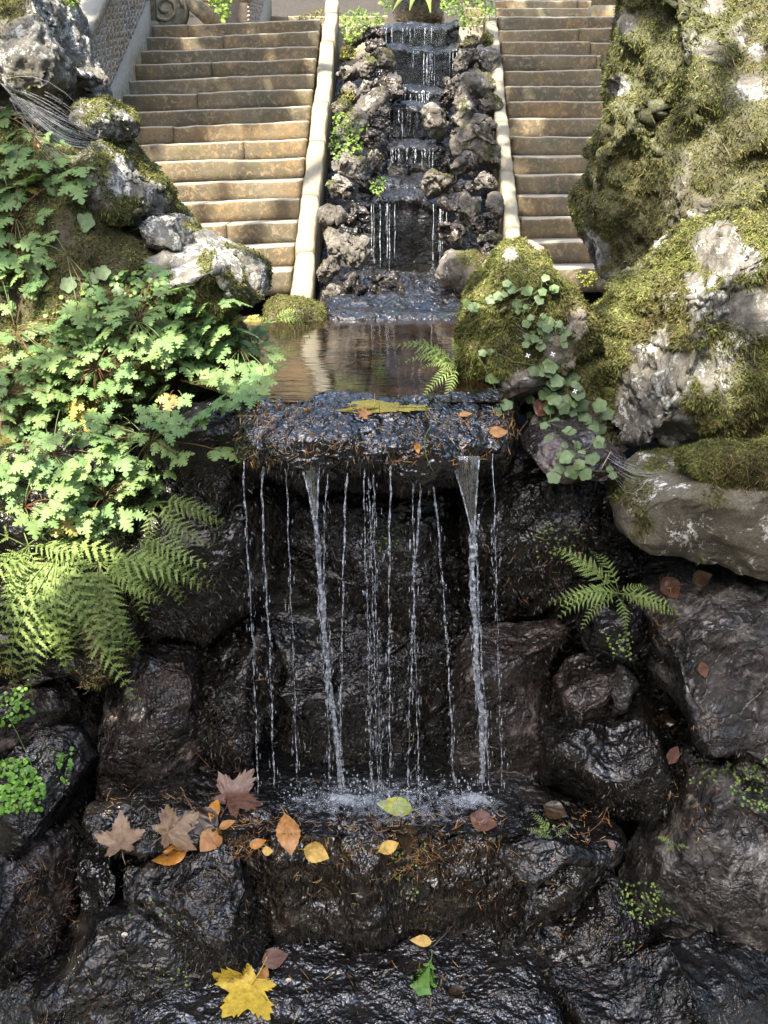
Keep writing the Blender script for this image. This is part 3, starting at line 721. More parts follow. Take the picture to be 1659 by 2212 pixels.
# ------------------------------------------------------------------ stairs, curbs, walls
def step_block(x0, x1, y, z, riser, depth, seed, roll=0.0, xr=0.0):
    nose = .016
    prof = [(depth, -riser * .3), (depth, 0)]
    prof += [(.30 * depth, 0.0), (nose * 1.6, 0.0)]
    for a in (90, 60, 30, 0): prof.append((nose - nose * math.cos(math.radians(a)) if False else nose * (1 - math.sin(math.radians(90 - a))), -nose * (1 - math.cos(math.radians(90 - a)))))
    prof += [(0.0, -.35 * riser), (.002, -.7 * riser), (.004, -1.15 * riser), (depth, -1.15 * riser)]
    prof = np.array(prof); m = len(prof); nx = max(8, int((x1 - x0) / .03)); xs = np.linspace(x0, x1, nx)
    X = np.repeat(xs[:, None], m, 1); Y = y + np.repeat(prof[None, :, 0], nx, 0); Z = z + np.repeat(prof[None, :, 1], nx, 0)
    p = np.stack([X, Y, Z], -1).reshape(-1, 3)
    q = np.c_[p[:, 0], np.full(len(p), y), np.full(len(p), seed * .7)]
    front = (p[:, 1] < y + depth * .5)
    p[:, 2] += front * (.014 * fbm(q, 1.6, 3, seed) + .006 * fbm(q, 9, 4, seed))
    p[:, 1] += front * (.010 * fbm(q, 2.3, 3, seed + 5) + .004 * fbm(q, 14, 3, seed + 6))
    p[:, 2] += roll * (xr - p[:, 0]) * -1.0
    i = np.arange(nx - 1)[:, None] * m + np.arange(m)[None]; j = np.arange(nx - 1)[:, None] * m + (np.arange(m) + 1)[None] % m
    f = np.stack([i, j, j + m, i + m], -1).reshape(-1, 4).tolist()
    f.append(list(range(m))[::-1]); f.append([(nx - 1) * m + k for k in range(m)])
    return p, f

def stair(label, xl, xr, n, y0, z0, riser, tread, roll, seed, cuts, splay=(0, 0)):
    e = empty('stone_staircase', ((xl + xr) / 2, y0, z0)); setp(e, label, 'staircase')
    r = random.Random(seed)
    for k in range(n):
        a = xl + splay[0] * k; b = xr + splay[1] * k
        js = sorted([a] + [a + (b - a) * c for c in cuts.get(k, [r.uniform(.3, .7)])] + [b])
        for q in range(len(js) - 1):
            dz = r.uniform(-.004, .004); dy = r.uniform(-.004, .004)
            p, f = step_block(js[q] + (.0025 if q else 0), js[q + 1] - (.0025 if q < len(js) - 2 else 0), y0 + tread * k + dy, z0 + riser * (k + 1) + dz, riser, tread + .03, seed * 100 + k * 5 + q, roll, b)
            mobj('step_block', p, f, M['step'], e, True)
    return e
XL0, XL1 = -1.84, -.505
stair('weathered tan stone stair flight to the left of the cascade', XL0, XL1, NSTEP, STAIR_Y, 0, RISER, TREAD, .035, 3, {14: [.22], 13: [.45], 11: [.43], 9: [.40], 7: [.33], 5: [.15], 12: [], 10: [], 8: [], 6: [.7], 4: []})
stair('weathered stone stair flight to the right of the cascade, mostly in shade', .775, 2.5, NSTEP, STAIR_Y, .03, RISER, TREAD, .008, 4, {14: [.62], 9: [.75], 8: [], 7: [], 6: [], 5: [], 10: []}, (.009, 0))
stair('narrow upper flight glimpsed beyond the landing on the left', -1.45, .05, 7, 12.2, TOP_Z - .22, .12, .28, .0, 5, {})
stair('upper flight glimpsed beyond the landing on the right', .95, 3.4, 7, 11.8, TOP_Z - .10, .12, .28, .0, 6, {})
# landing between the flights
lp = MB(); lp.box(-4, 4.5, TOP_Y + .26, 12.3, TOP_Z - .4, TOP_Z - .03)
setp(lp.build('landing', M['gravel'], smooth=False), 'stone landing between the stair flights', kind='structure')

def curb(label, x_bot, x_top, w, y0, y1, seed, hgt=.05, foot=False, zoff=0):
    e = empty('stone_curb', (x_bot, y0, slope_z(y0))); setp(e, label, 'curb')
    r = random.Random(seed); y = y0; k = 0
    while y < y1 - .05:
        L = min(r.uniform(.42, .62), y1 - y)
        if y1 - y - L < .2: L = y1 - y
        ny = 14; ys = np.linspace(y + .005, y + L - .005, ny)
        rows = []
        for yy in ys:
            t = (yy - y0) / (y1 - y0); xc = x_bot + (x_top - x_bot) * t; z = slope_z(yy) + hgt + zoff
            rows.append([(xc - w/2, yy, z - .40), (xc - w/2, yy, z - .012), (xc - w/2 + .012, yy, z), (xc, yy, z + .003), (xc + w/2 - .012, yy, z), (xc + w/2, yy, z - .012), (xc + w/2, yy, z - .40)])
        p = np.array(rows).reshape(-1, 3); m = 7
        p += .013 * np.stack([fbm(p, 7, 5, seed + 1), 0 * p[:, 0], fbm(p, 6, 5, seed + 2)], 1)
        p[:, 0] += r.uniform(-.004, .004); p[:, 2] += r.uniform(-.004, .004)
        i = np.arange(ny - 1)[:, None] * m + np.arange(m)[None]; j = np.arange(ny - 1)[:, None] * m + (np.arange(m) + 1)[None] % m
        f = np.stack([i, i + m, j + m, j], -1).reshape(-1, 4).tolist(); f.append(list(range(m))); f.append([(ny - 1) * m + q for q in range(m)][::-1])
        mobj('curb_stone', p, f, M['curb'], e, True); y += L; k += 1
    return e
curb('sunlit pale stone curb between left stair and cascade', -.435, -.415, .105, 5.28, TOP_Y + .22, 8)
curb('pale stone curb between cascade and right stair', .70, .845, .085, 5.4, TOP_Y + .30, 9, zoff=.03)

# sloping parapet with a rubble mosaic face along the left stair
def parapet(label, x, y0, y1, base, slope, h, thick, seed, face_dir=1):
    e = empty('parapet_wall', (x, y0, base)); setp(e, label, 'wall')
    ys = np.linspace(y0, y1, 12)
    def band(name, zlo, zhi, xo, xi, mat):
        rows = [[(xi, yy, base + (yy - y0) * slope + zlo), (xi, yy, base + (yy - y0) * slope + zhi), (xo, yy, base + (yy - y0) * slope + zhi), (xo, yy, base + (yy - y0) * slope + zlo)] for yy in ys]
        p = np.array(rows).reshape(-1, 3); p[:, 0] += .006 * fbm(p, 5, 3, seed); m = 4; n = len(ys)
        f = []
        for i in range(n - 1):
            for j in range(4): f.append((i*4 + j, i*4 + (j+1) % 4, (i+1)*4 + (j+1) % 4, (i+1)*4 + j))
        f.append((3, 2, 1, 0)); f.append(tuple((n-1)*4 + j for j in range(4)))
        return mobj(name, p, f, mat, e, False)
    band('wall_core', -.5, h, x - thick, x - .012, M['mortar'])
    band('plinth', -.5, .07, x - thick - .01, x + .03, M['wallstone'])
    band('coping', h, h + .075, x - thick - .03, x + .035, M['wallstone'])
    # the mosaic: slanted little stones set in rows that lean one way and then the other
    mb = MB(); r = random.Random(seed); ny = int((y1 - y0) / .055); nz = int((h - .07) / .04)
    for i in range(ny):
        for j in range(nz):
            yc = y0 + (i + .5) * (y1 - y0) / ny; zc = .07 + (j + .5) * (h - .07) / nz
            a = (.75 if i % 2 else -.75) + r.uniform(-.2, .2); L, T = r.uniform(.022, .031), r.uniform(.011, .015); D = r.uniform(.008, .020)
            ca, sa = math.cos(a), math.sin(a); vs = []
            for dx in (-.02, D):
                for (u, w) in ((-L, -T * .6), (-L * .6, -T), (L * .7, -T), (L, T * .5), (L * .5, T), (-L * .8, T)):
                    k = .86 if dx > 0 else 1
                    yy = yc + (u * ca - w * sa) * k; zz = base + (yy - y0) * slope + zc + (u * sa + w * ca) * k
                    vs.append((x + dx * .9 - .002, yy, zz))
            f = [tuple(range(6, 12))] + [(q, (q + 1) % 6, 6 + (q + 1) % 6, 6 + q) for q in range(6)]
            mb.add(vs, f)
    o = mb.build('mosaic_face', M['mosaic'], e, False); o['kind'] = 'stuff'
    return e
parapet('sloping parapet with zigzag rubble mosaic beside the left stair', -1.86, 6.7, 8.86, slope_z(6.7) + .02, .52, .56, .16, 14)
parapet('far parapet with pale coping on the upper flight', -1.42, 11.8, 14.0, TOP_Z - .05, .45, .55, .5, 15)
def slab_wall(name, label, pts_px, d, thick, mat, cat, seed):
    P = np.array([at(a, b, d) for a, b in pts_px]); n = len(P)
    Bk = P + np.array([0, thick, 0]); v = np.concatenate([P, Bk])
    f = [tuple(range(n))[::-1], tuple(range(n, 2 * n))] + [(i, (i + 1) % n, n + (i + 1) % n, n + i) for i in range(n)]
    o = mobj(name, v, f, mat, None, False); return setp(o, label, cat)
slab_wall('garden_wall', 'lichen-mottled garden wall behind the tall boulder', [(120,-120),(262,-120),(250,-20),(180,140),(120,240)], 9.4, .4, M['wallstone'], 'wall', 1)
# post, scroll and slanted slab at the head of the left stair
p0 = at(325, 52, 8.95)
pm = MB(); pm.box(p0[0] - .035, p0[0] + .035, 8.95, 9.05, p0[2] - .1, p0[2] + .75); pm.box(p0[0] - .05, p0[0] + .05, 8.935, 9.065, p0[2] - .1, p0[2] + .02)
setp(pm.build('stone_post', M['curb'], smooth=False), 'slim stone post closing the mosaic parapet at the head of the stair', 'post')
def scroll():
    c = at(368, 20, 9.2); mb = MB(); yA, yB = 9.1, 9.32
    out = []
    for k in range(41):                                        # outer volute
        a = math.radians(-100 + k * 7); r = .17 * (1 - .004 * k)
        out.append((c[0] - .02 + r * math.cos(a) * .95, c[2] + r * math.sin(a)))
    out += [(c[0] - .20, c[2] + .02), (c[0] - .20, c[2] - .21), (c[0] + .06, c[2] - .21)]
    n = len(out); v = [(x, yA, z) for x, z in out] + [(x, yB, z) for x, z in out]
    mb.add(v, [tuple(range(n)), tuple(range(n, 2 * n))[::-1]] + [(i, n + i, n + (i + 1) % n, (i + 1) % n) for i in range(n)])
    sp = []
    for k in range(40):
        a = k * .3; r = .14 - k * .003; sp.append((c[0] - .02 + r * math.cos(a), yA - .006, c[2] + r * math.sin(a)))
    mb.tube(sp, .014, 6)
    return mb.build('stone_scroll', M['wallstone'], None, False)
setp(scroll(), 'carved stone scroll at the head of the left stair', 'ornament')
def slanted():
    a, b = at(398, -10, 9.35), at(455, 42, 9.3); mb = MB(); t = .055
    v = []
    for y in (9.25, 9.65):
        for q, s in ((a, -1), (b, -1), (b, 1), (a, 1)): v.append((q[0] + .03 * s, y, q[2] + t * s))
    mb.add(v, [(0, 1, 2, 3), (7, 6, 5, 4), (0, 4, 5, 1), (1, 5, 6, 2), (2, 6, 7, 3), (3, 7, 4, 0)])
    mb.box(a[0] - .25, b[0], 9.62, 9.72, TOP_Z - .1, TOP_Z + .02)
    return mb.build('slanted_slab', M['curb'], None, False)
setp(slanted(), 'slanted grey stone slab beside the carved scroll', 'slab')
p1 = at(1307, 10, 9.6)
pm = MB(); pm.box(p1[0] - .10, p1[0] + .10, 9.5, 9.7, p1[2] - .2, p1[2] + .7); pm.box(p1[0] - .125, p1[0] + .125, 9.475, 9.725, p1[2] - .2, p1[2] - .02)
setp(pm.build('stone_post', M['curb'], smooth=False), 'pale stone post at the head of the right stair', 'post')

# ------------------------------------------------------------------ the cascade between the curbs
def bed(py, lift=0.0):
    """distance at which the cascade bed is met at a picture row (a slope a little below the stair noses)"""
    r = ray(CX, py); s = RISER / TREAD
    # z = s*(y-STAIR_Y)+RISER+lift ; z = EYE + r2*t ; y = r1*t
    t = (EYE - RISER - lift + s * STAIR_Y) / (s * r[1] - r[2])
    return r[1] * t
cz = empty('cascade', at(870, 690, bed(640))); setp(cz, 'stepped water cascade running down between the two curbs', 'cascade')
def cledge(x0, x1, yt, yb, seed, wet=0, out=.14, drop_x=.0):
    """a ledge: rounded wet brow at row yt, curtain face down to row yb"""
    d = bed(yt, -.02); zt = at(CX, yt, d)[2]; zb = at(CX, yb, d)[2] - .10
    xs0, xs1 = at(x0, yt, d)[0], at(x1, yt, d)[0]
    prof = [(d + .45, zt + .05), (d + .26, zt + .05), (d + .12, zt + .04), (d + .05, zt + .024), (d + .012, zt + .006), (d - .005, zt - .02), (d + .04, zt - .05), (d + .06, (zt + zb) / 2), (d + .06, zb)]
    prof = np.array(prof); seg = np.r_[0, np.cumsum(np.linalg.norm(np.diff(prof, axis=0), axis=1))]
    m = max(20, int(seg[-1] / .018)); s = np.linspace(0, seg[-1], m); py, pz = np.interp(s, seg, prof[:, 0]), np.interp(s, seg, prof[:, 1])
    nx = int((xs1 - xs0) / .018) + 3; u = np.linspace(0, 1, nx)
    X = np.repeat((xs0 + (xs1 - xs0) * u)[:, None], m, 1); Y = np.repeat(py[None], nx, 0); Z = np.repeat(pz[None], nx, 0)
    p = np.stack([X, Y, Z], -1).reshape(-1, 3)
    q = np.c_[p[:, 0], np.full(len(p), seed * 1.3), np.zeros(len(p))]
    p[:, 1] += .12 * fbm(q, 5, 3, seed); p[:, 2] += .045 * fbm(q, 6, 3, seed + 1)
    i = np.arange(nx - 1)[:, None] * m + np.arange(m - 1)[None]; f4 = np.stack([i, i + 1, i + m + 1, i + m], -1).reshape(-1, 4)
    f = np.concatenate([f4[:, [0, 1, 2]], f4[:, [0, 2, 3]]]); n = vnormals(p, f)
    if n[:, 2].mean() < 0: f = f[:, ::-1]; n = -n
    p += n * (.022 * fbm(p, 9, 4, seed + 3) + .018 * fbm(p, 26, 4, seed + 4, .6))[:, None]
    o = mobj('cascade_ledge', p, f, M['wet_film'], cz, True, {'moss': np.zeros(len(p))})
    ROCKS[o.name] = (o, p, f, vnormals(p, f))
    # a thin curtain of water down the face
    cw = [];
    for i in range(17):
        for j in range(9):
            cw.append((xs0 + (xs1 - xs0) * (.14 + .72 * i / 16) + .008 * math.sin(i * 2.1 + seed), d - .022 + .012 * math.sin(i * 1.7 + j * .5 + seed), zt + .004 - (zt - zb - .09) * j / 8))
    mobj('water_sheet', cw, [(i*9 + j, i*9 + j + 1, (i+1)*9 + j + 1, (i+1)*9 + j) for i in range(16) for j in range(8)], M['sheet'], cz)
    # strands dripping from the brow
    r = random.Random(seed); k = max(5, int((xs1 - xs0) / .035)); groups = [r.uniform(xs0 + .04, xs1 - .04) for _ in range(3)]
    for _ in range(k):
        x = min(xs1 - .02, max(xs0 + .02, r.choice(groups) + r.gauss(0, .035))); L = (zt - zb - .08) * r.uniform(.35, 1.0); y = d - .03
        pts = [(x + .002 * math.sin(q * 1.3 + x * 40), y - .012 * math.sqrt(q / 8), zt - .01 - L * q / 8) for q in range(9)]
        w0 = r.uniform(.0008, .0022)
        vv, ff = tube(pts, [w0 * (1 + .4 * math.sin(q * 2.1 + x * 90)) for q in range(9)], 5); mobj('water_strand', vv, ff, M['fall'], cz)
cledge(820, 992, 58, 97, 71); cledge(800, 1005, 108, 196, 72); cledge(862, 972, 200, 228, 73); cledge(835, 952, 236, 294, 74)
cledge(838, 990, 318, 356, 75); cledge(775, 968, 400, 428, 77); cledge(770, 972, 436, 585, 76)
swept('cascade_apron', 'glittering wet rock apron at the foot of the cascade', 'rock', [(6.3,.06),(5.9,.05),(5.5,.04),(5.1,.03),(4.8,.02),(4.7,-.04)], (700, 1000), 5.6, M['wet_film'], 64, .05, .03, 900)
swept('pool_rim', 'low wet stone rim where the cascade enters the pool', 'rock', [(5.1,.0),(4.85,.02),(4.70,.03),(4.64,.02),(4.615,-.01),(4.61,-.08)], (690, 1010), 4.7, M['wet_film'], 65, .014, .01, 900)

# rough rocks piled on both sides of the cascade, row by row from the picture: (x, y, half width, half height, damp, moss)
def crock(side, row, col, x, y, hw, hh, mat, seed, moss=None, lift=.05, tilt=0):
    d = bed(y + hh * .7, lift); n = 9; r = random.Random(seed)
    poly = []
    for k in range(n):
        a = k * 2 * math.pi / n + r.uniform(-.15, .15); q = r.uniform(.84, 1.08)
        ux, uy = hw * q * math.cos(a), hh * q * math.sin(a); ct, st = math.cos(tilt), math.sin(tilt)
        poly.append((x + ux * ct - uy * st, y + ux * st + uy * ct))
    th = (hw + hh) / 2 / FPX * d * .95
    return poly, d, th
ORD = ['first', 'second', 'third', 'fourth', 'fifth', 'sixth', 'seventh', 'eighth', 'ninth', 'tenth', 'eleventh', 'twelfth', 'thirteenth', 'fourteenth', 'fifteenth', 'sixteenth', 'seventeenth', 'eighteenth', 'nineteenth', 'twentieth', 'twenty-first', 'twenty-second', 'twenty-third', 'twenty-fourth', 'twenty-fifth', 'twenty-sixth', 'twenty-seventh', 'twenty-eighth']
LEFT = [(835,628,44,36,'tuff_wet',0),(716,640,30,27,'tuff',-.05),(764,628,30,34,'tuff_wet',0),(706,585,20,26,'tuff',-.1),(770,540,40,42,'tuff',-.08),(722,530,26,34,'tuff',-.1),(716,478,28,34,'tuff',-.1),(775,465,30,26,'tuff_wet',0),(738,410,28,26,'tuff',-.05),(790,400,26,20,'tuff_wet',0),(748,358,36,30,'tuff',-.1),(806,348,22,20,'tuff',0),(800,300,26,20,'tuff_wet',0),(770,272,38,34,'tuff',.02),(822,262,24,22,'tuff_wet',0),(738,240,20,26,'tuff',.15),(808,226,30,36,'tuff',-.1),(850,205,20,18,'tuff_wet',0),(756,200,26,22,'tuff',-.05),(838,185,28,24,'tuff_wet',0),(798,184,26,18,'tuff',-.1),(748,160,26,20,'tuff',-.05),(790,140,22,30,'tuff',-.05),(826,128,26,24,'tuff',-.05),(752,120,18,14,'tuff',.25),(812,98,30,16,'tuff_wet',0),(800,70,34,18,'tuff_wet',0),(760,85,20,20,'tuff',.1)]
RIGHT = [(1012,590,46,64,'tuff',.06),(1066,560,22,24,'tuff_wet',0),(1058,520,24,26,'tuff',-.05),(1040,488,24,16,'tuff_wet',0),(975,500,34,30,'tuff_wet',0),(1012,460,24,38,'tuff',.0),(1068,440,18,26,'tuff',-.1),(985,440,34,20,'tuff_wet',0),(940,392,34,30,'tuff',-.05),(1048,392,22,28,'tuff',-.05),(1000,400,22,14,'tuff_wet',0),(1010,352,30,22,'tuff',-.1),(1060,345,20,28,'tuff',-.05),(1024,312,44,38,'tuff',.03),(984,290,16,14,'tuff',0),(944,266,24,40,'tuff',-.1),(995,262,24,18,'tuff',-.1),(1044,270,26,22,'tuff',-.05),(1052,228,24,24,'tuff',-.05),(1000,222,26,34,'tuff',-.05),(968,205,14,20,'tuff_wet',0),(975,188,20,20,'tuff',-.05),(1030,180,34,30,'tuff',-.05),(1052,130,24,34,'tuff',-.1),(1005,130,24,34,'tuff',-.05),(1012,92,22,20,'tuff',.0),(1050,90,14,18,'tuff',.1)]
for side, L in (('left', LEFT), ('right', RIGHT)):
    for k, (x, y, hw, hh, mt, ms) in enumerate(L):
        sd = 200 + k + (100 if side == 'right' else 0)
        near = ('against the %s curb' % side) if (x < 765 if side == 'left' else x > 1030) else 'beside the running water'
        rq = random.Random(sd); poly, d, th = crock(side, k, 0, x, y, hw * rq.uniform(1.05, 1.3), hh * rq.uniform(.95, 1.3), mt, sd, tilt=rq.uniform(-.6, .6))
        look = {'tuff': 'rough brown', 'tuff_wet': 'damp dark'}[mt]
        if ms > .1: look = 'moss-capped'
        size = 'large' if hw * hh > 1100 else ('small' if hw * hh < 420 else 'mid-sized')
        rock('cascade_rock', '%s %s rock %s, %s up the %s side of the cascade' % (size, look, near, ORD[k], side), 'rock', poly, d, th, M[mt], 'rough rocks lining the cascade',
             (ms - (.22 if ms < .1 else 0), .35, 12000) if mt == 'tuff' else None, None, sd, sub=4, facets=10, rough=.12, fine=.022, e=.6, cut=(.5, .92), micro=.006)
# damp soil bed below the cascade rocks
bm = MB(); v = []
for yy in np.linspace(5.2, TOP_Y + .9, 24):
    for xx in np.linspace(-.42, .86, 14): v.append((xx, yy, (slope_z(min(yy, TOP_Y)) - .30 if yy > 6.55 else -.06) + .03 * math.sin(xx * 31 + yy * 17)))
bm.add(v, [(i*14 + j, i*14 + j + 1, (i+1)*14 + j + 1, (i+1)*14 + j) for i in range(23) for j in range(13)])
setp(bm.build('cascade_bed', M['wet']), 'dark soil bed under the cascade rocks', kind='structure')
rock('grotto_rock', 'dark brown hollow rock at the head of the cascade', 'rock', [(860,-60),(960,-60),(975,0),(965,45),(900,50),(850,45),(845,0)], 9.6, .3, M['tuff_wet'], None, None, None, 66, sub=5)

# ------------------------------------------------------------------ looking up surface points
bpy.context.view_layer.update()
DG = bpy.context.evaluated_depsgraph_get()
def hit(px, py, default=3.0, skip=('pool_water',)):
    r = Vector(ray(px, py)).normalized(); o = Vector((0, 0, EYE))
    ok, loc, n, i, ob, _ = SC.ray_cast(DG, o, r)
    if not ok: return at(px, py, default), np.array([0, -.5, .8])
    if n.dot(r) > 0: n = -n
    return np.array(loc), np.array(n)
def hit_front(px, py, r=26):
    """the nearest surface round a place in the picture"""
    c = [hit(px + a, py + b) for a in (-r, 0, r) for b in (-r, 0, r)]
    d = min(q[0][1] for q in c); return at(px, py, d), c[4][1]
def toward(p, k):
    v = np.array([0, 0, EYE]) - p; return p + v / np.linalg.norm(v) * k

def frame(n, t):
    """matrix columns: x, y = t (tip), z = n"""
    n = np.asarray(n, float); n = n / np.linalg.norm(n); t = np.asarray(t, float); t = t - n * (t @ n); t /= np.linalg.norm(t) + 1e-9
    x = np.cross(t, n)
    return x, t, n
def pose(p, n, t, s):
    x, y, z = frame(n, t)
    m = Matrix(((x[0]*s, y[0]*s, z[0]*s, p[0]), (x[1]*s, y[1]*s, z[1]*s, p[1]), (x[2]*s, y[2]*s, z[2]*s, p[2]), (0, 0, 0, 1)))
    return m
def screen_dir(a):
    """a direction in the picture plane: angle 0 = right, 90 = up"""
    return np.array([math.cos(a), 0, 0]) + math.sin(a) * np.array([0, ST, CT])
VIEWN = np.array([0, -CT, ST])

# ------------------------------------------------------------------ falling water
wf = empty('waterfall', at(820, 1720, 2.86)); setp(wf, 'thin strands of water falling from the lip into the basin', 'waterfall')
DROPS = MB()
def strand(path, w, seed, brk=1300, sheet=None):
    r = random.Random(seed); mb = MB()
    P = np.array(path, float); seg = np.r_[0, np.cumsum(np.linalg.norm(np.diff(P, axis=0), axis=1))]
    n = int(seg[-1] / 9) + 2; s = np.linspace(0, seg[-1], n)
    X, Y = np.interp(s, seg, P[:, 0]), np.interp(s, seg, P[:, 1])
    if n > 8: X[2:-2] = np.convolve(X, np.ones(5) / 5, 'valid')
    rad = w / FPX * 3.0 * .5
    cur, cr = [], []
    gap = 0
    for k in range(n):
        y = Y[k]; f = (y - P[0, 1]) / 700
        q = at(X[k] + 1.2 * math.sin(y * .045 + seed) + .5 * math.sin(y * .13 + seed * 2), y, 2.845 - .035 * math.sqrt(max(f, 0)) + .05 * f)
        rr = rad * r.uniform(.7, 1.3) * (1 + .40 * math.sin(y * .11 + seed) + .45 * math.sin(y * .31 + seed * 3) * min(1, max(.2, (y - 1080) / 300))) * (1.0 if y < brk else .8)
        if gap > 0: gap -= 1; rr = .0004
        elif y > brk and r.random() < .16 + .22 * min(1, (y - brk) / 350): gap = r.choice((1, 1, 2))
        cur.append(q); cr.append(max(rr, .0004))
    cr[0] = max(cr[0], rad); mb.tube(cur, cr, 6)
    v0, f0 = ico(1)
    for _ in range(int(max(0, P[-1, 1] - brk) / 8)):
        k = r.randrange(n)
        if Y[k] > brk:
            c = at(X[k] + r.gauss(0, 6), Y[k] + r.uniform(-5, 5), 2.83); a = r.uniform(.0006, .0016)
            DROPS.add(c + v0 * np.array([a, a, a * r.uniform(3, 13)]), f0)
    return mb.build('water_strand', M['fall'], wf)
ST_ = [([(526,1025),(531,1120),(536,1215),(543,1330),(548,1420),(553,1560)],6,1180),([(571,1005),(565,1060),(569,1150),(571,1215),(579,1330),(583,1400),(588,1560),(592,1700)],9,1230),([(618,1012),(622,1120),(625,1215),(630,1330),(636,1480)],5,1180),
 ([(655,1000),(672,1080),(682,1160),(688,1215),(697,1310),(706,1400),(716,1500),(726,1600),(736,1700)],17,1280),([(708,1010),(703,1090),(699,1167),(700,1260)],6,1150),([(749,1020),(745,1120),(742,1215),(740,1330),(738,1450),(735,1560),(735,1700)],8,1260),
 ([(787,1012),(787,1120),(789,1215),(795,1330),(797,1480)],6,1150),([(797,1060),(801,1150),(804,1260)],4,1120),([(808,1055),(809,1120),(809,1190),(812,1300)],4,1100),([(844,1016),(842,1120),(841,1215),(840,1330),(841,1450),(843,1640),(842,1700)],8,1250),
 ([(890,1008),(892,1090),(894,1167),(893,1260)],6,1160),([(912,1030),(904,1120),(897,1215),(892,1330),(889,1430),(884,1560),(882,1680)],9,1260),([(935,1030),(944,1110),(951,1200),(958,1290),(965,1380),(972,1500),(980,1680)],10,1200),
 ([(1022,1120),(1019,1180),(1020,1260),(1027,1360),(1032,1450),(1037,1560),(1042,1690)],24,1330),([(1034,1110),(1029,1200),(1033,1300),(1040,1420),(1050,1560),(1056,1700)],8,1250),([(1065,1010),(1068,1090),(1070,1180),(1073,1300)],5,1120)]
rw = random.Random(77)
for k, (pa, w, bk) in enumerate(ST_):
    if pa[-1][1] < 1690: pa = pa + [(pa[-1][0] + (1690 - pa[-1][1]) * .03, 1690 + rw.uniform(0, 30))]
    pa = [(pa[0][0], pa[0][1] - (30 if pa[0][1] < 1100 else 0))] + pa
    if w < 12: strand(pa, w * .50, k + 1, bk - 60)
    else:                                                       # the two main flows are bundles of threads that cross and part
        for j in range(5):
            dx = [(x + (0 if i < 2 else rw.gauss(0, 3.2 + .006 * max(0, y - 1100))), y) for i, (x, y) in enumerate(pa)]
            strand(dx, w * rw.uniform(.20, .36), 40 + k * 7 + j, bk - 120 + 60 * j)
o = DROPS.build('loose_drops', M['fall'], wf); o['kind'] = 'stuff'
def funnel(top0, top1, yt, tip, yb, seed):
    """a sheet of water that narrows from the lip into a strand"""
    n, m = 26, 12; v = []
    for i in range(n):
        t = i / (n - 1); y = yt + (yb - yt) * t; e = t ** .75
        a = top0 + (tip - 3 - top0) * e; b = top1 + (tip + 3 - top1) * e
        for j in range(m):
            u = j / (m - 1); q = at(a + (b - a) * u, y, 2.838 - .02 * math.sin(math.pi * u) * (1 - t) - .03 * math.sqrt(t) + .004 * math.sin(u * 14 + t * 6 + seed))
            v.append(q)
    f = [(i*m + j, i*m + j + 1, (i+1)*m + j + 1, (i+1)*m + j) for i in range(n - 1) for j in range(m - 1)]
    mobj('water_sheet', v, f, M['sheet'], wf)
    for side in (0, m - 1):
        pts = np.array([v[i*m + side] for i in range(n)]) + np.array([0, -.003, 0])
        vv, ff = tube(pts, [.0022 + .0009 * math.sin(i * 1.1 + side) for i in range(n)], 5); mobj('water_strand', vv, ff, M['fall'], wf)
funnel(968, 1036, 985, 1022, 1150, 1); funnel(640, 692, 980, 682, 1120, 2)
def splash():
    xs, ys = np.linspace(-.50, .50, 120), np.linspace(2.72, 2.98, 40)
    X, Y = np.meshgrid(xs, ys); p = np.c_[X.ravel(), Y.ravel(), np.zeros(X.size)]
    fm = np.zeros(len(p))
    for (cx, cy, s, a) in ((-.13, 2.85, .10, 1), (-.05, 2.84, .08, .9), (.28, 2.85, .10, 1), (.08, 2.85, .09, .7), (.2, 2.86, .06, .7), (-.27, 2.86, .06, .6), (.0, 2.86, .36, .55), (-.2, 2.83, .12, .6), (.15, 2.82, .15, .5)):
        fm = np.maximum(fm, a * np.exp(-((p[:, 0] - cx) ** 2 / s ** 2 + (p[:, 1] - cy) ** 2 / (s * .45) ** 2)))
    p[:, 2] = -1.302 + .03 * fm * (.6 + fbm(p, 40, 3, 5)) + .004 * fbm(p, 20, 2, 6)
    nx = len(xs); i = np.arange(len(ys) - 1)[:, None] * nx + np.arange(nx - 1)[None]
    mobj('splash', p, np.stack([i, i + 1, i + nx + 1, i + nx], -1).reshape(-1, 4), M['foam'], wf, True, {'foam': fm})
    mb = MB(); v0, f0 = ico(1); r = random.Random(4)
    for _ in range(300):
        cx = r.choice((-.13, -.13, -.05, .28, .28, .08, .2, -.27)) + r.gauss(0, .045); a = r.uniform(.0010, .0030)
        mb.add(np.array([cx, 2.85 + r.gauss(0, .03), -1.295 + abs(r.gauss(0, .045))]) + v0 * np.array([a, a, a * r.uniform(.8, 2.2)]), f0)
    o = mb.build('spray_drops', M['fall'], wf); o['kind'] = 'stuff'
splash()

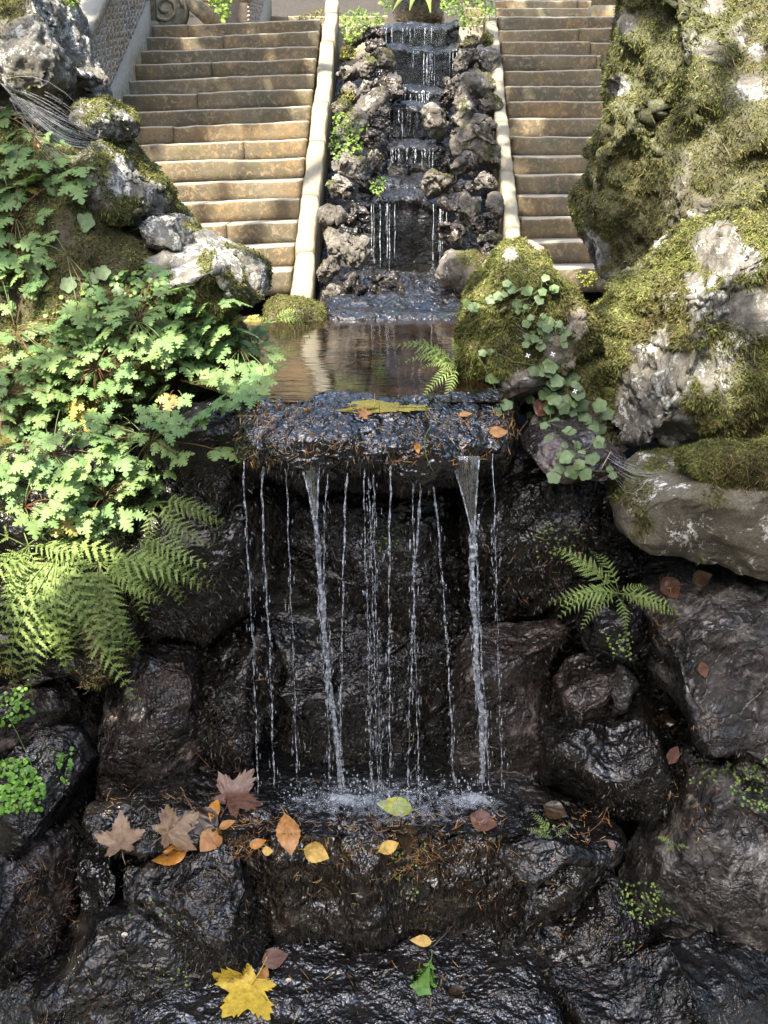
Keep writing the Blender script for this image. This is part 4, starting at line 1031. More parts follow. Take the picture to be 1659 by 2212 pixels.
# ------------------------------------------------------------------ leaf shapes
def leaflet(L, W_, lobes, base, ang, curl=.15, notch=.5, teeth=True):
    """a pinnately lobed leaflet along a direction; returns verts, faces in the leaf plane"""
    ts, ws = [0], [.02]
    for k in range(lobes):
        a = (k + .15) / (lobes + .6); b = (k + .62) / (lobes + .6); env = math.sin(math.pi * min(.97, (.16 + .80 * (k + .5) / lobes)) ** .9)
        ts += [a, b]; ws += [env * notch, env]
        if teeth: ts += [b + .10 / lobes, b + .22 / lobes]; ws += [env * .80, env * .88]
    ts += [.93, 1.0]; ws += [.16, .0]
    v, f = [], []
    n = len(ts)
    for i, (t_, w) in enumerate(zip(ts, ws)):
        fw = .10 * w                                            # lobes point forward
        z = -curl * L * t_ * t_
        for sgn in (-1, 0, 1):
            v.append((sgn * w * W_, L * min(1, t_ + (fw if sgn else 0)), z - (.18 * abs(sgn) * w * W_) + (.012 * L * math.sin(i * 2.3) if sgn else 0)))
    for i in range(n - 1):
        for q in (0, 1): f.append((i*3 + q, i*3 + q + 1, (i+1)*3 + q + 1, (i+1)*3 + q))
    v = np.array(v); c, s = math.cos(ang), math.sin(ang)
    v = np.c_[v[:, 0] * c - v[:, 1] * s, v[:, 0] * s + v[:, 1] * c, v[:, 2]] + np.array(base)
    return v, f
def herb_leaf(seed):
    r = random.Random(seed); mb = MB()
    for ang, L, st in ((0, .56, .12), (1.15, .50, .05), (-1.15, .50, .05), (2.05, .30, .02), (-2.05, .30, .02)):
        a = ang + r.uniform(-.12, .12); L *= r.uniform(.9, 1.1)
        v, f = leaflet(L, L * .42, 4, (-math.sin(a) * st, math.cos(a) * st, 0), a, r.uniform(.05, .35), .42)
        mb.add(v, f)
        mb.tube([(0, 0, 0), (-math.sin(a) * (st + .05), math.cos(a) * (st + .05), .004)], .010, 4)
    return mesh_data('herb_leaf', np.concatenate(mb.v), mb.f, M['herb'], True)
HERB = [herb_leaf(k) for k in range(7)]
HERB_OLD = [herb_leaf(k) for k in (11, 12)]
for q in HERB_OLD: q.materials[0] = M['herb_old']

def fern_frond(seed, droop, pairs=11, width=.20, mat='fern', side=.1):
    """a lacy twice-divided frond: stalk, side branches, separate small lobed leaflets"""
    r = random.Random(seed); mb = MB(); N = 20
    def spine(t):
        return np.array([side * math.sin(t * 2.6) * t, t * (1 - .18 * droop * t), .20 * math.sin(t * 2.4) - droop * .55 * t * t])
    mb.tube([spine(k / N) for k in range(N + 1)], [.006 * (1 - .8 * k / N) for k in range(N + 1)], 4)
    for k in range(pairs):
        t = .16 + .82 * (k / pairs) ** .92
        env = width * (1 - t) ** .75 * min(1, .6 + 2.2 * (t - .16)) * 1.10 * r.uniform(.85, 1.1) + .010
        for s in (-1, 1):
            tt = min(.99, t + (.012 if s > 0 else 0)); p = spine(tt); d = spine(min(1, tt + .02)) - p; d /= np.linalg.norm(d) + 1e-9
            sx = np.cross(d, (0, 0, 1)); sx /= np.linalg.norm(sx); up = np.cross(sx, d)
            dirn = sx * s * .86 + d * .52 + up * r.uniform(-.30, .22); dirn /= np.linalg.norm(dirn)
            cr = np.cross(dirn, up); cr /= np.linalg.norm(cr); m = max(2, int(6 * env / width))
            tip = p + dirn * env - up * env * .18
            nt = max(4, int(9 * env / width)); W_ = .030 * (env / width) ** .35; R_, L_ = [], []
            for j in range(nt):                                 # a narrow blade with toothed edges
                for (du, ww) in ((.15, .30), (.75, 1.0)):
                    u = (j + du) / nt; c0 = p + dirn * env * u - up * env * .22 * u * u; h = W_ * ww * (1 - u) ** .7 * r.uniform(.8, 1.15)
                    fwd = dirn * env * .35 / nt * (ww > .5); z = up * r.uniform(-.004, .004)
                    R_.append(c0 + cr * h + fwd + z - up * h * .3); L_.append(c0 - cr * h + fwd - z - up * h * .3)
            mid = [p + dirn * env * (j + .45) / nt / 1.0 - up * env * .22 * ((j + .45) / nt) ** 2 for j in range(nt)]
            n2 = len(R_); vs = [p] + R_ + L_ + [tip]; T_ = len(vs) - 1
            fs = [(0, 1, 1 + n2)] + [(1 + q, 2 + q, 2 + n2 + q, 1 + n2 + q) for q in range(n2 - 1)] + [(n2, T_, 2 * n2)]
            mb.add(vs, fs)
    return mesh_data('fern_frond', np.concatenate(mb.v), mb.f, M[mat], False)
FERN = [fern_frond(k, dr, 11, .20, 'fern', sd) for k, (dr, sd) in enumerate(((.25, .1), (.5, -.12), (.75, .08), (.45, .15), (.6, -.05)))]
FERN_DRY = [fern_frond(20, .7, 11, .20, 'fern_dry', .1)]

def round_leaf(seed):
    """rounded leaf with five shallow lobes and a notch at the stalk"""
    r = random.Random(seed); v = [(0, .10, 0)]; n = 30
    for k in range(n):
        a = -math.pi / 2 + .28 + k * (2 * math.pi - .56) / (n - 1)
        rr = .5 * (1 + .11 * math.cos((a - math.pi / 2) * 5)) * (1 if abs(a - math.pi/2) < 2.4 else .9)
        v.append((rr * math.cos(a), .42 + rr * math.sin(a), .05 * math.cos(a * 2 + seed) - .10 * (math.cos(a)) ** 2))
    f = [(0, k, k + 1) for k in range(1, n)]
    return mesh_data('round_leaf', v, f, M['toadflax'], True)
ROUND = [round_leaf(k) for k in range(4)]

# ------------------------------------------------------------------ herbs on the left bank
def inside(poly, x, y):
    c = False; n = len(poly); j = n - 1
    for i in range(n):
        if (poly[i][1] > y) != (poly[j][1] > y) and x < (poly[j][0] - poly[i][0]) * (y - poly[i][1]) / (poly[j][1] - poly[i][1]) + poly[i][0]: c = not c
        j = i
    return c
def scatter(poly, n, dmin, seed, tries=60):
    r = random.Random(seed); xs = [p[0] for p in poly]; ys = [p[1] for p in poly]; out = []
    for _ in range(n * tries):
        x, y = r.uniform(min(xs), max(xs)), r.uniform(min(ys), max(ys))
        if inside(poly, x, y) and all((x - a) ** 2 + (y - b) ** 2 > dmin * dmin for a, b in out):
            out.append((x, y))
            if len(out) >= n: break
    return out

HERB_SPOTS = [  # rosette centre, label tail
    ((385,850), 'with red stalks right above the wet wall'), ((300,700), 'below the flat-topped boulder'), ((470,700), 'close behind the pool edge'),
    ((120,985), 'in the middle of the left bank'), ((215,800), 'on the mossy slope above the red-stalked rosette'), ((40,720), 'at the picture edge below the mossy gap'),
    ((330,960), 'spilling over the dark rock beside the lip'), ((60,1100), 'low at the edge just above the ferns'), ((230,1080), 'with the palest leaf directly above the ferns'),
    ((80,300), 'under the spider web'), ((40,480), 'between the web and the bank at the edge'), ((20,860), 'at the edge level with the pool'),
    ((520,760), 'overhanging the corner of the pool'), ((150,560), 'sparse and yellowing on the dark moss')]
HERB_AREAS = [
    ([(120,690),(200,650),(330,630),(420,645),(520,660),(575,710),(585,770),(560,850),(500,880),(430,900),(380,960),(390,1010),(330,1080),(300,1130),(200,1150),(60,1130),(0,1060),(0,900),(60,800)], 215, 26),
    ([(0,600),(60,640),(90,760),(60,880),(0,900)], 14, 36), ([(0,250),(70,240),(120,270),(175,340),(180,400),(120,410),(40,400),(0,380)], 24, 30), ([(0,390),(60,400),(120,480),(110,600),(60,640),(0,600)], 18, 34)]
FREE = [(470,980,95,1.3), (435,905,62,0), (325,905,70,0), (165,1020,80,0), (185,1075,80,0), (60,1010,70,0), (110,1110,64,0), (255,980,74,0), (285,1050,66,0), (110,790,70,0), (245,735,60,0), (345,760,66,0), (410,690,60,0), (550,735,50,0), (515,800,66,0), (340,590,52,0), (205,640,50,0)]
hl = []
for poly, n, dm in HERB_AREAS: hl += [(x, y, None) for x, y in scatter(poly, n, dm, n)]
hl += [(x, y, s) for x, y, s, _ in FREE]
plants = {}
hh = [(x, y, s, hit(x, y)) for x, y, s in hl]
centres = [hit(*c)[0] for c, _ in HERB_SPOTS]
for k, (x, y, s, (p, n)) in enumerate(hh):
    best = min(range(len(HERB_SPOTS)), key=lambda i: (HERB_SPOTS[i][0][0] - x) ** 2 + (HERB_SPOTS[i][0][1] - y) ** 2)
    plants.setdefault(best, []).append((x, y, s, p, n))
r = random.Random(3)
for i, ((cx, cy), tail) in enumerate(HERB_SPOTS):
    if i not in plants: continue
    c = centres[i]; e = empty('herb_plant', c); setp(e, 'pale green lobed-leaf herb %s' % tail, 'herb', 'lobed-leaf herbs on the left bank')
    mb = MB()
    for (x, y, s, p, n) in plants[i]:
        sz = s or r.choice((r.uniform(40, 60), r.uniform(56, 86)))
        lift = r.uniform(.02, .10) * (1 if y > 600 else .5)
        q = toward(p, lift) + np.array([0, 0, lift * .25])
        ang = math.atan2(-(y - cy), x - cx) + r.uniform(-.5, .5)
        ang = -math.pi/2 + (((ang + math.pi/2) + math.pi) % (2 * math.pi) - math.pi) * .75
        nn = VIEWN * .55 + np.array([0, 0, .75]) + np.array([r.gauss(0, .38), r.gauss(0, .3), 0])
        tip = screen_dir(ang)
        L = sz / FPX * np.linalg.norm(q - np.array([0, 0, EYE])) * .95
        link('leaf', HERB[r.randrange(7)] if r.random() > .025 else HERB_OLD[r.randrange(2)], e, pose(q, nn, tip, L))
        # stalk from the rosette to the leaf
        b = c + np.array([0, -.02, .01]); mid = (b + q) / 2 + np.array([0, -.02, .03])
        tt = np.linspace(0, 1, 6)[:, None]; pts = b * (1 - tt) ** 2 + 2 * mid * tt * (1 - tt) + q * tt ** 2
        if np.linalg.norm(b - q) > .45: pts = p * (1 - tt) + q * tt
        mb.tube(pts, .0014, 4, (.16, .07, .035) if r.random() < .5 else (.12, .16, .05))
    o = mb.build('stalks', M['stalk'], e); o['kind'] = 'stuff'

# small round seedlings filling in between
def tiny(name, label, areas, seed, size=(.004, .009), pal=((.12, .22, .05), (.17, .27, .06), (.09, .17, .045)), lift=.02, parent=None):
    r = np.random.default_rng(seed); mb = MB()
    for poly, n in areas:
        xs = [q[0] for q in poly]; ys = [q[1] for q in poly]; got = 0
        for _ in range(n * 6):
            x, y = r.uniform(min(xs), max(xs)), r.uniform(min(ys), max(ys))
            if not inside(poly, x, y): continue
            p, nn = hit(x, y); q = toward(p, r.uniform(0, lift)); s = r.uniform(*size)
            X_, Y_, Z_ = frame(VIEWN + .7 * np.array([0, 0, 1]) + .5 * r.normal(size=3), r.normal(size=3))
            v = [q + s * .25 * Z_] + [q + s * (math.cos(a) * X_ + math.sin(a) * Y_) for a in np.arange(7) * 2 * math.pi / 7]
            mb.add(v, [(0, 1 + k, 1 + (k + 1) % 7) for k in range(7)], np.array(pal[r.integers(len(pal))]) * r.uniform(.75, 1.3))
            got += 1
            if got >= n: break
    o = mb.build(name, M['tinyleaf'], parent, False); o['kind'] = 'stuff'
    if parent is None: o['label'] = label
    return o
tiny('seedling_carpet', 'carpet of tiny round leaves between herbs and the flat-topped boulder', [([(240,590),(330,570),(380,640),(500,690),(560,750),(500,800),(380,790),(280,740),(250,680)], 520), ([(60,640),(240,560),(300,700),(200,800),(60,760)], 130)], 5, (.005, .012))
tiny('seedling_carpet', 'bright green seedlings spreading over the dark rock at the lower edge', [([(0,1640),(60,1640),(100,1700),(90,1750),(0,1760)], 330), ([(0,1500),(60,1480),(80,1540),(20,1570),(0,1570)], 70), ([(110,1620),(155,1615),(155,1690),(130,1700)], 26)], 6, (.004, .009), ((.14, .32, .03), (.20, .40, .05), (.10, .22, .03)), .03)
tiny('seedling_carpet', 'scattered pale seedlings dotted over the dark wet stones', [([(1300,1360),(1370,1360),(1370,1430),(1330,1430)], 40), ([(1330,1900),(1420,1910),(1460,1970),(1400,2000),(1345,1970)], 110), ([(1560,1660),(1659,1640),(1659,1760),(1580,1730)], 110), ([(1470,1660),(1580,1640),(1590,1680),(1480,1700)], 30), ([(1150,1130),(1260,1120),(1270,1200),(1160,1210)], 40), ([(1160,1760),(1210,1770),(1200,1810),(1160,1800)], 12), ([(340,2080),(410,2080),(410,2140),(340,2130)], 16), ([(200,1850),(400,1850),(420,2000),(230,2000)], 16), ([(1340,2030),(1420,2030),(1410,2060),(1350,2060)], 8), ([(770,1140),(870,1130),(870,1190),(780,1190)], 40), ([(850,1830),(920,1820),(900,1950),(850,1930)], 34), ([(840,1830),(880,1830),(880,1860),(850,1860)], 10)], 7, (.003, .006), ((.16, .26, .05), (.22, .30, .07), (.07, .13, .02)), .006)

# ------------------------------------------------------------------ ferns
def fern(label, base_px, tips, d_off=.10, meshes=FERN, dry=(), group=None, width=1.0, lift0=.02, d=None):
    b, n = hit_front(*base_px); b = toward(b, lift0)
    if d: b = at(*base_px, d)
    e = empty('fern', b); setp(e, label, 'fern', group)
    r = random.Random(int(base_px[0] * 7 + base_px[1]))
    for k, (tx, ty) in enumerate(tips):
        hp, _ = hit(tx, ty)
        dist = np.linalg.norm(b[:2]); 
        q = at(tx, ty, b[1] - d_off * r.uniform(.6, 1.4))
        v = q - b; L = np.linalg.norm(v)
        nn = np.array([0, -.6, .8]) + np.array([r.uniform(-.25, .25), r.uniform(-.2, .2), 0])
        if (ty - base_px[1]) > 40: nn = np.array([r.uniform(-.3, .3), -.9, .5])
        ms = FERN_DRY[0] if k in dry else meshes[r.randrange(len(meshes))]
        link('frond', ms, e, pose(b + np.array([r.uniform(-.006, .006), 0, 0]), nn, v, L * 1.18))
    return e
GF = 'ferns hanging below the left bank'
fern('fern with one frond reaching over the dark wall toward the pipe', (340,1085), [(490,1095),(430,1150),(405,1180),(395,1030),(300,1180)], .12, group=GF)
fern('fern with brownish fronds spread across the dark wall', (300,1165), [(452,1248),(440,1200),(400,1285),(372,1290),(360,1230),(330,1330)], .12, group=GF)
fern('sunlit fern with arching fronds and a faded drooping one', (215,1215), [(322,1310),(305,1270),(298,1235),(275,1330),(262,1400),(235,1465),(180,1345),(310,1180),(290,1140),(150,1330),(225,1370),(330,1220),(250,1150)], .16, dry=(5,), group=GF)
fern('long drooping fern whose tip hangs lowest over the black gap', (190,1290), [(272,1515),(245,1440),(210,1420),(285,1385)], .14, dry=(2,), group=GF)
fern('pale yellow-green fern trailing down at the outer edge', (110,1250), [(95,1490),(130,1420),(40,1425),(20,1370),(60,1330),(160,1380),(10,1290),(80,1410),(110,1360),(0,1420),(185,1330)], .18, group=GF)
fern('upright feathery fern among the herbs at the outer edge', (60,1180), [(-10,1000),(-30,1180),(-20,1280),(30,1390),(15,1060),(50,1040),(110,1060),(130,1120),(10,1150),(5,1230),(140,1180),(60,1290),(100,1260),(-20,1110),(180,1060)], .14, group=GF)
fern('pale feathery fern filling the middle of the hanging clump', (130,1180), [(40,1270),(95,1310),(165,1320),(215,1270),(70,1230),(0,1330),(120,1440),(60,1400),(200,1350),(20,1460),(150,1460),(250,1340),(-30,1400)], .24, group=GF)
fern('bright green fern growing alone from the crack in the right wall', (1335,1282), [(1228,1308),(1242,1272),(1262,1232),(1295,1185),(1335,1180),(1370,1195),(1400,1225),(1418,1262),(1412,1300),(1275,1310),(1375,1305),(1310,1240),(1365,1240)], .10, d=2.84)
fern('delicate fern drooping over the far side of the pool beside the pointed boulder', (985,790), [(880,680),(905,715),(885,770),(920,800),(925,860),(950,745),(945,830),(975,730),(965,870),(915,745),(935,700)], .02, d=3.12)
fern('small fern by the water at the foot of the left curb', (590,690), [(545,665),(620,650),(665,700),(640,670),(560,690)], .05)
fern('tiny fern sprig on the shelf beside the ledge', (1195,1810), [(1165,1780),(1190,1770),(1215,1790),(1180,1800)], .03)
fern('tiny fern sprig on the damp rock near the pale boulder', (1460,1825), [(1430,1810),(1440,1835),(1485,1820),(1470,1840)], .02)

# ------------------------------------------------------------------ round-leaved vine on the right
VINE = [(1092,628),(1110,615),(1130,622),(1065,638),(1012,648),(1030,655),(1192,618),(1172,595),(1110,650),(1142,662),(1160,645),(1150,680),(1170,690),(1135,690),(1165,705),(1180,700),(1195,688),(1205,710),(1150,715),(1175,720),(1190,725),(1210,725),(1145,735),(1165,738),(1048,756),(1160,790),(1185,780),(1185,800),(1057,808),(1150,855),(1085,865),(1195,812),(1215,818),(1230,808),(1240,822),(1148,860),(1170,840),(1205,855),(1225,870),(1240,880),(1175,890),(1195,905),(1185,915),(1212,908),(1238,925),(1260,900),(1275,910),(1290,920),(1300,940),(1285,945),(1270,890),(1250,865),(1220,955),(1215,975),(1240,975),(1255,1015),(1325,1018),(1205,1020),(1230,1018),(1275,980),(1262,845),(1285,865),(1300,895)]
vb, _ = hit(1200, 830); ve = empty('trailing_vine', vb); setp(ve, 'trailing vine with small rounded leaves hanging between the right boulders', 'vine')
rv = random.Random(5); VINE = [w for (x, y) in VINE for w in (((x, y), (x + rv.gauss(0, 13), y + rv.gauss(0, 13))) if rv.random() < .8 else ((x, y),))]
vh = [hit(x, y) for x, y in VINE]; mb = MB(); r = random.Random(9); prev = None
for (x, y), (p, n) in zip(VINE, vh):
    q = toward(p, r.uniform(.010, .03)); s = r.uniform(12, 24) if y < 770 else r.uniform(16, 36)
    nn = VIEWN + .5 * n + np.array([r.uniform(-.3, .3), 0, r.uniform(0, .5)])
    link('leaf', ROUND[r.randrange(4)], ve, pose(q, nn, screen_dir(-math.pi / 2 + r.uniform(-.9, .9)), s / FPX * q[1]))
    if prev is not None and np.linalg.norm(prev - q) < .16:
        mb.tube([prev, (prev + q) / 2 + np.array([0, -.008, -.012]), q], .0011, 4, (.14, .17, .06))
    else: mb.tube([p, q], .001, 4, (.14, .17, .06))
    prev = q
mb.tube([hit(1130,620)[0], toward(hit(1060,660)[0], .02), at(950, 685, 3.35)], .0012, 4, (.2, .25, .08))
mb.tube([at(1085,870,3.0), at(1045,790,3.02), at(1015,740,3.1)], .0011, 4, (.16, .14, .07))
o = mb.build('stems', M['stalk'], ve); o['kind'] = 'stuff'
# a few round-leaved shoots on the left
lv = [(345,690),(365,720),(180,460),(215,575),(205,590),(145,598),(55,715),(80,700),(130,330),(62,560),(20,330),(260,620),(190,700),(140,700),(100,810),(85,590),(300,740)]
lb, _ = hit(200, 600); le = empty('trailing_vine', lb); setp(le, 'sparse yellowing round-leaved vine scattered over the mossy left bank', 'vine')
for (x, y) in lv:
    p, n = hit(x, y); q = toward(p, .03)
    link('leaf', ROUND[r.randrange(4)], le, pose(q, VIEWN + .4 * n, screen_dir(-1.4 + r.uniform(-.7, .7)), r.uniform(24, 42) / FPX * q[1]))
# little white flowers on the vine
for k, ((x, y), tl) in enumerate((((1140,768),'left one of a pair above the large vine leaves'), ((1194,765),'right one of a pair above the large vine leaves'), ((1242,845),'single one lower on the vine'))):
    p, n = hit(x, y); q = toward(p, .03); mb = MB()
    for a in range(4):
        an = a * 1.57 + .4; mb.add([(0, 0, 0), (math.cos(an - .4) * .006, math.sin(an - .4) * .006, .001), (math.cos(an) * .010, math.sin(an) * .010, 0), (math.cos(an + .4) * .006, math.sin(an + .4) * .006, .001)], [(0, 1, 2, 3)])
    me = mesh_data('flower', np.concatenate(mb.v), mb.f, M['petal'], False); o = link('vine_flower', me, None, pose(q, VIEWN, (1, 0, 0), .9)); setp(o, 'tiny white flower, ' + tl, 'flower', 'white vine flowers')

# ------------------------------------------------------------------ leafy growth along the cascade
def bush(label, areas, seed, depth, size=(.012, .028), pal=((.14, .24, .04), (.20, .30, .05), (.24, .30, .07), (.10, .17, .04)), name='bush'):
    r = np.random.default_rng(seed); mb = MB(); ctr = None
    for poly, n, dz in areas:
        xs = [q[0] for q in poly]; ys = [q[1] for q in poly]; got = 0
        while got < n:
            x, y = r.uniform(min(xs), max(xs)), r.uniform(min(ys), max(ys))
            if not inside(poly, x, y): continue
            got += 1
            d = depth(y) - .02 - r.uniform(0, dz); q = at(x, y, d); s = r.uniform(*size)
            X_, Y_, Z_ = frame(np.array([0, -.5, .8]) + .6 * r.normal(size=3), r.normal(size=3))
            mb.add([q, q + s * (.5 * X_ + .5 * Y_), q + s * 1.15 * Y_, q + s * (-.5 * X_ + .5 * Y_)], [(0, 1, 2, 3)], np.array(pal[r.integers(len(pal))]) * r.uniform(.7, 1.3))
            if r.random() < .10: mb.tube([q, at(x + r.uniform(-4, 4), y + 12, d + .06)], .0016, 3, (.08, .10, .03))
    o = mb.build('leaves', M['bush'], None, False)
    w = o.matrix_basis.translation.copy()
    e = empty(name, w); o.parent = e; o.matrix_parent_inverse = Matrix.Translation(-w); o['kind'] = 'stuff'
    return setp(e, label, 'bush', 'leafy tufts along the cascade')
bd = lambda y: bed(y, .12)
bush('bright leafy tuft at the head of the left curb', [([(735,30),(775,18),(820,30),(835,50),(800,55),(770,80),(760,95),(738,75)], 420, .15)], 1, bd)
bush('bright leafy tuft at the head of the right curb', [([(950,-10),(1010,-20),(1065,-5),(1072,25),(1040,55),(1010,62),(985,45),(955,20)], 480, .15)], 2, bd)
bush('leafy plant spilling over rocks halfway up the left curb', [([(722,250),(760,235),(790,255),(800,275),(770,290),(785,325),(765,335),(720,345),(712,300)], 360, .10)], 3, bd, (.012, .026))
bush('tiny fern-like sprig hanging beside the lower cascade', [([(800,385),(832,382),(828,410),(815,430),(803,415)], 90, .06)], 4, bd, (.010, .02))
bush('shrubs beyond the landing behind the slanted slab', [([(440,-40),(500,-40),(495,40),(462,45)], 260, .4)], 5, lambda y: 10.6, (.02, .05))
bush('shrubs above the head of the cascade', [([(815,-60),(1090,-60),(1060,-5),(960,15),(870,10),(825,30)], 700, .5)], 6, lambda y: 10.2, (.02, .05), ((.07, .12, .025), (.12, .19, .04), (.20, .28, .06)))
bush('green tuft at the picture top beside the tall boulder', [([(130,-30),(165,-30),(168,12),(150,14)], 60, .1)], 7, lambda y: 4.2, (.012, .02))
bush('moss tuft on the step edge at the head of the left stair', [([(640,28),(720,18),(745,30),(720,42),(650,42)], 200, .08)], 8, lambda y: TOP_Y + .35, (.010, .02), ((.16, .15, .03), (.20, .18, .04), (.10, .11, .03)))
bush('moss tuft at the foot of the right stair behind the pointed boulder', [([(1245,588),(1285,585),(1288,615),(1250,618)], 120, .05)], 9, lambda y: 5.4, (.008, .016), ((.18, .20, .03), (.22, .22, .04)))
bush('yellow-green moss tuft beside the upper left rocks of the cascade', [([(735,195),(760,190),(765,215),(740,228)], 90, .05), ([(738,100),(772,98),(770,125),(740,125)], 80, .05)], 10, bd, (.008, .016), ((.22, .20, .03), (.17, .16, .03)))
# strap-shaped fern leaves at the head of the cascade
for k, (b, tip) in enumerate((((900,-18),(848,28)), ((905,-15),(885,25)), ((915,-15),(930,30)), ((925,-15),(965,22)))):
    q0, q1 = at(*b, 9.3), at(*tip, 9.15); w = .03; v = []
    for i in range(7):
        t_ = i / 6; c = q0 * (1 - t_) + q1 * t_ + np.array([0, -.05 * math.sin(t_ * 3), .05 * math.sin(t_ * 3)]); ww = w * math.sin(math.pi * min(.95, t_ * .8 + .2))
        v += [c - np.array([ww, 0, 0]), c + np.array([0, -.008, 0]), c + np.array([ww, 0, 0])]
    f = [(i*3 + q, i*3 + q + 1, i*3 + q + 4, i*3 + q + 3) for i in range(6) for q in (0, 1)]
    setp(mobj('strap_leaf', v, f, M['fern']), 'strap-shaped green leaf, %s from the left at the head of the cascade' % ORD[k], 'leaf', 'strap leaves above the cascade')

# ------------------------------------------------------------------ fallen leaves
def outline_leaf(name, pts, mat, curl=.12, bend=.1, stem=.35, seed=0, rings=5):
    """a leaf from its outline (unit size, stalk at the origin, tip along +y), veined and curled"""
    pts = np.array(pts, float); r = np.random.default_rng(seed)
    n = len(pts); c = np.array([0, .18]); v = [np.r_[c, 0]]
    for k in range(1, rings + 1):
        for q in pts: v.append(np.r_[c + (q - c) * k / rings, 0])
    v = np.array(v)
    rr = np.hypot(v[:, 0], v[:, 1] - .45); a = np.arctan2(v[:, 0], v[:, 1])
    v[:, 2] = curl * rr ** 2 * (1 + .7 * np.sin(a * 3 + seed)) + bend * np.sin(v[:, 1] * 2.6 + seed) - .05 * np.abs(np.sin(a * 5)) * rr + .02 * r.normal(size=len(v)) * rr
    f = [(0, 1 + i, 1 + (i + 1) % n) for i in range(n)]
    for k in range(rings - 1):
        o = 1 + k * n
        f += [(o + i, o + n + i, o + n + (i + 1) % n, o + (i + 1) % n) for i in range(n)]
    mb = MB(); mb.add(v, f)
    if stem: mb.tube([(0, .18, v[0, 2] - .004), (.01, 0, .0), (.03, -stem * .5, .02), (.08, -stem, .03)], .011, 5)
    return mesh_data(name, np.concatenate(mb.v), mb.f, mat, True)
def maple(seed):
    r = random.Random(seed); L = []
    lob = [(-2.2, .46), (-1.12, .74), (0, .86), (1.12, .74), (2.2, .46)]
    def P(ang, d): return (math.sin(ang) * d, .18 + math.cos(ang) * d)
    for k, (a, l) in enumerate(lob):
        l *= r.uniform(.90, 1.08)
        for (da, dl) in ((-.42, .60), (-.36, .74), (-.29, .68), (-.22, .86), (-.14, .80), (-.07, .93), (0, 1), (.07, .93), (.14, .80), (.22, .86), (.29, .68), (.36, .74), (.42, .60)):
            L.append(P(a + da * r.uniform(.9, 1.1), l * dl * r.uniform(.95, 1.05)))
        if k < 4: L.append(P((a + lob[k + 1][0]) / 2, .27 * (l + lob[k + 1][1])))
    L.append((0, .03))
    return L
def oval(w, n=13, serr=.05, taper=.9):
    R_ = []
    for k in range(n + 1):
        t = k / n; x = w * math.sin(math.pi * t ** taper) * (1 + (serr if k % 2 else -serr)); R_.append((x, t))
    return R_ + [(-x, t) for x, t in R_[-2:0:-1]]
def oak():
    R_ = [(.03, 0), (.05, .12), (.16, .20), (.08, .30), (.25, .40), (.12, .50), (.34, .62), (.18, .70), (.28, .84), (.12, .90), (0, 1)]
    return R_ + [(-x, y) for x, y in R_[-2:0:-1]]
BEECH, BIRCH, BROAD, OAK = oval(.30, 15, .05), oval(.28, 13, .03, .7), oval(.40, 15, .04, .8), oak()
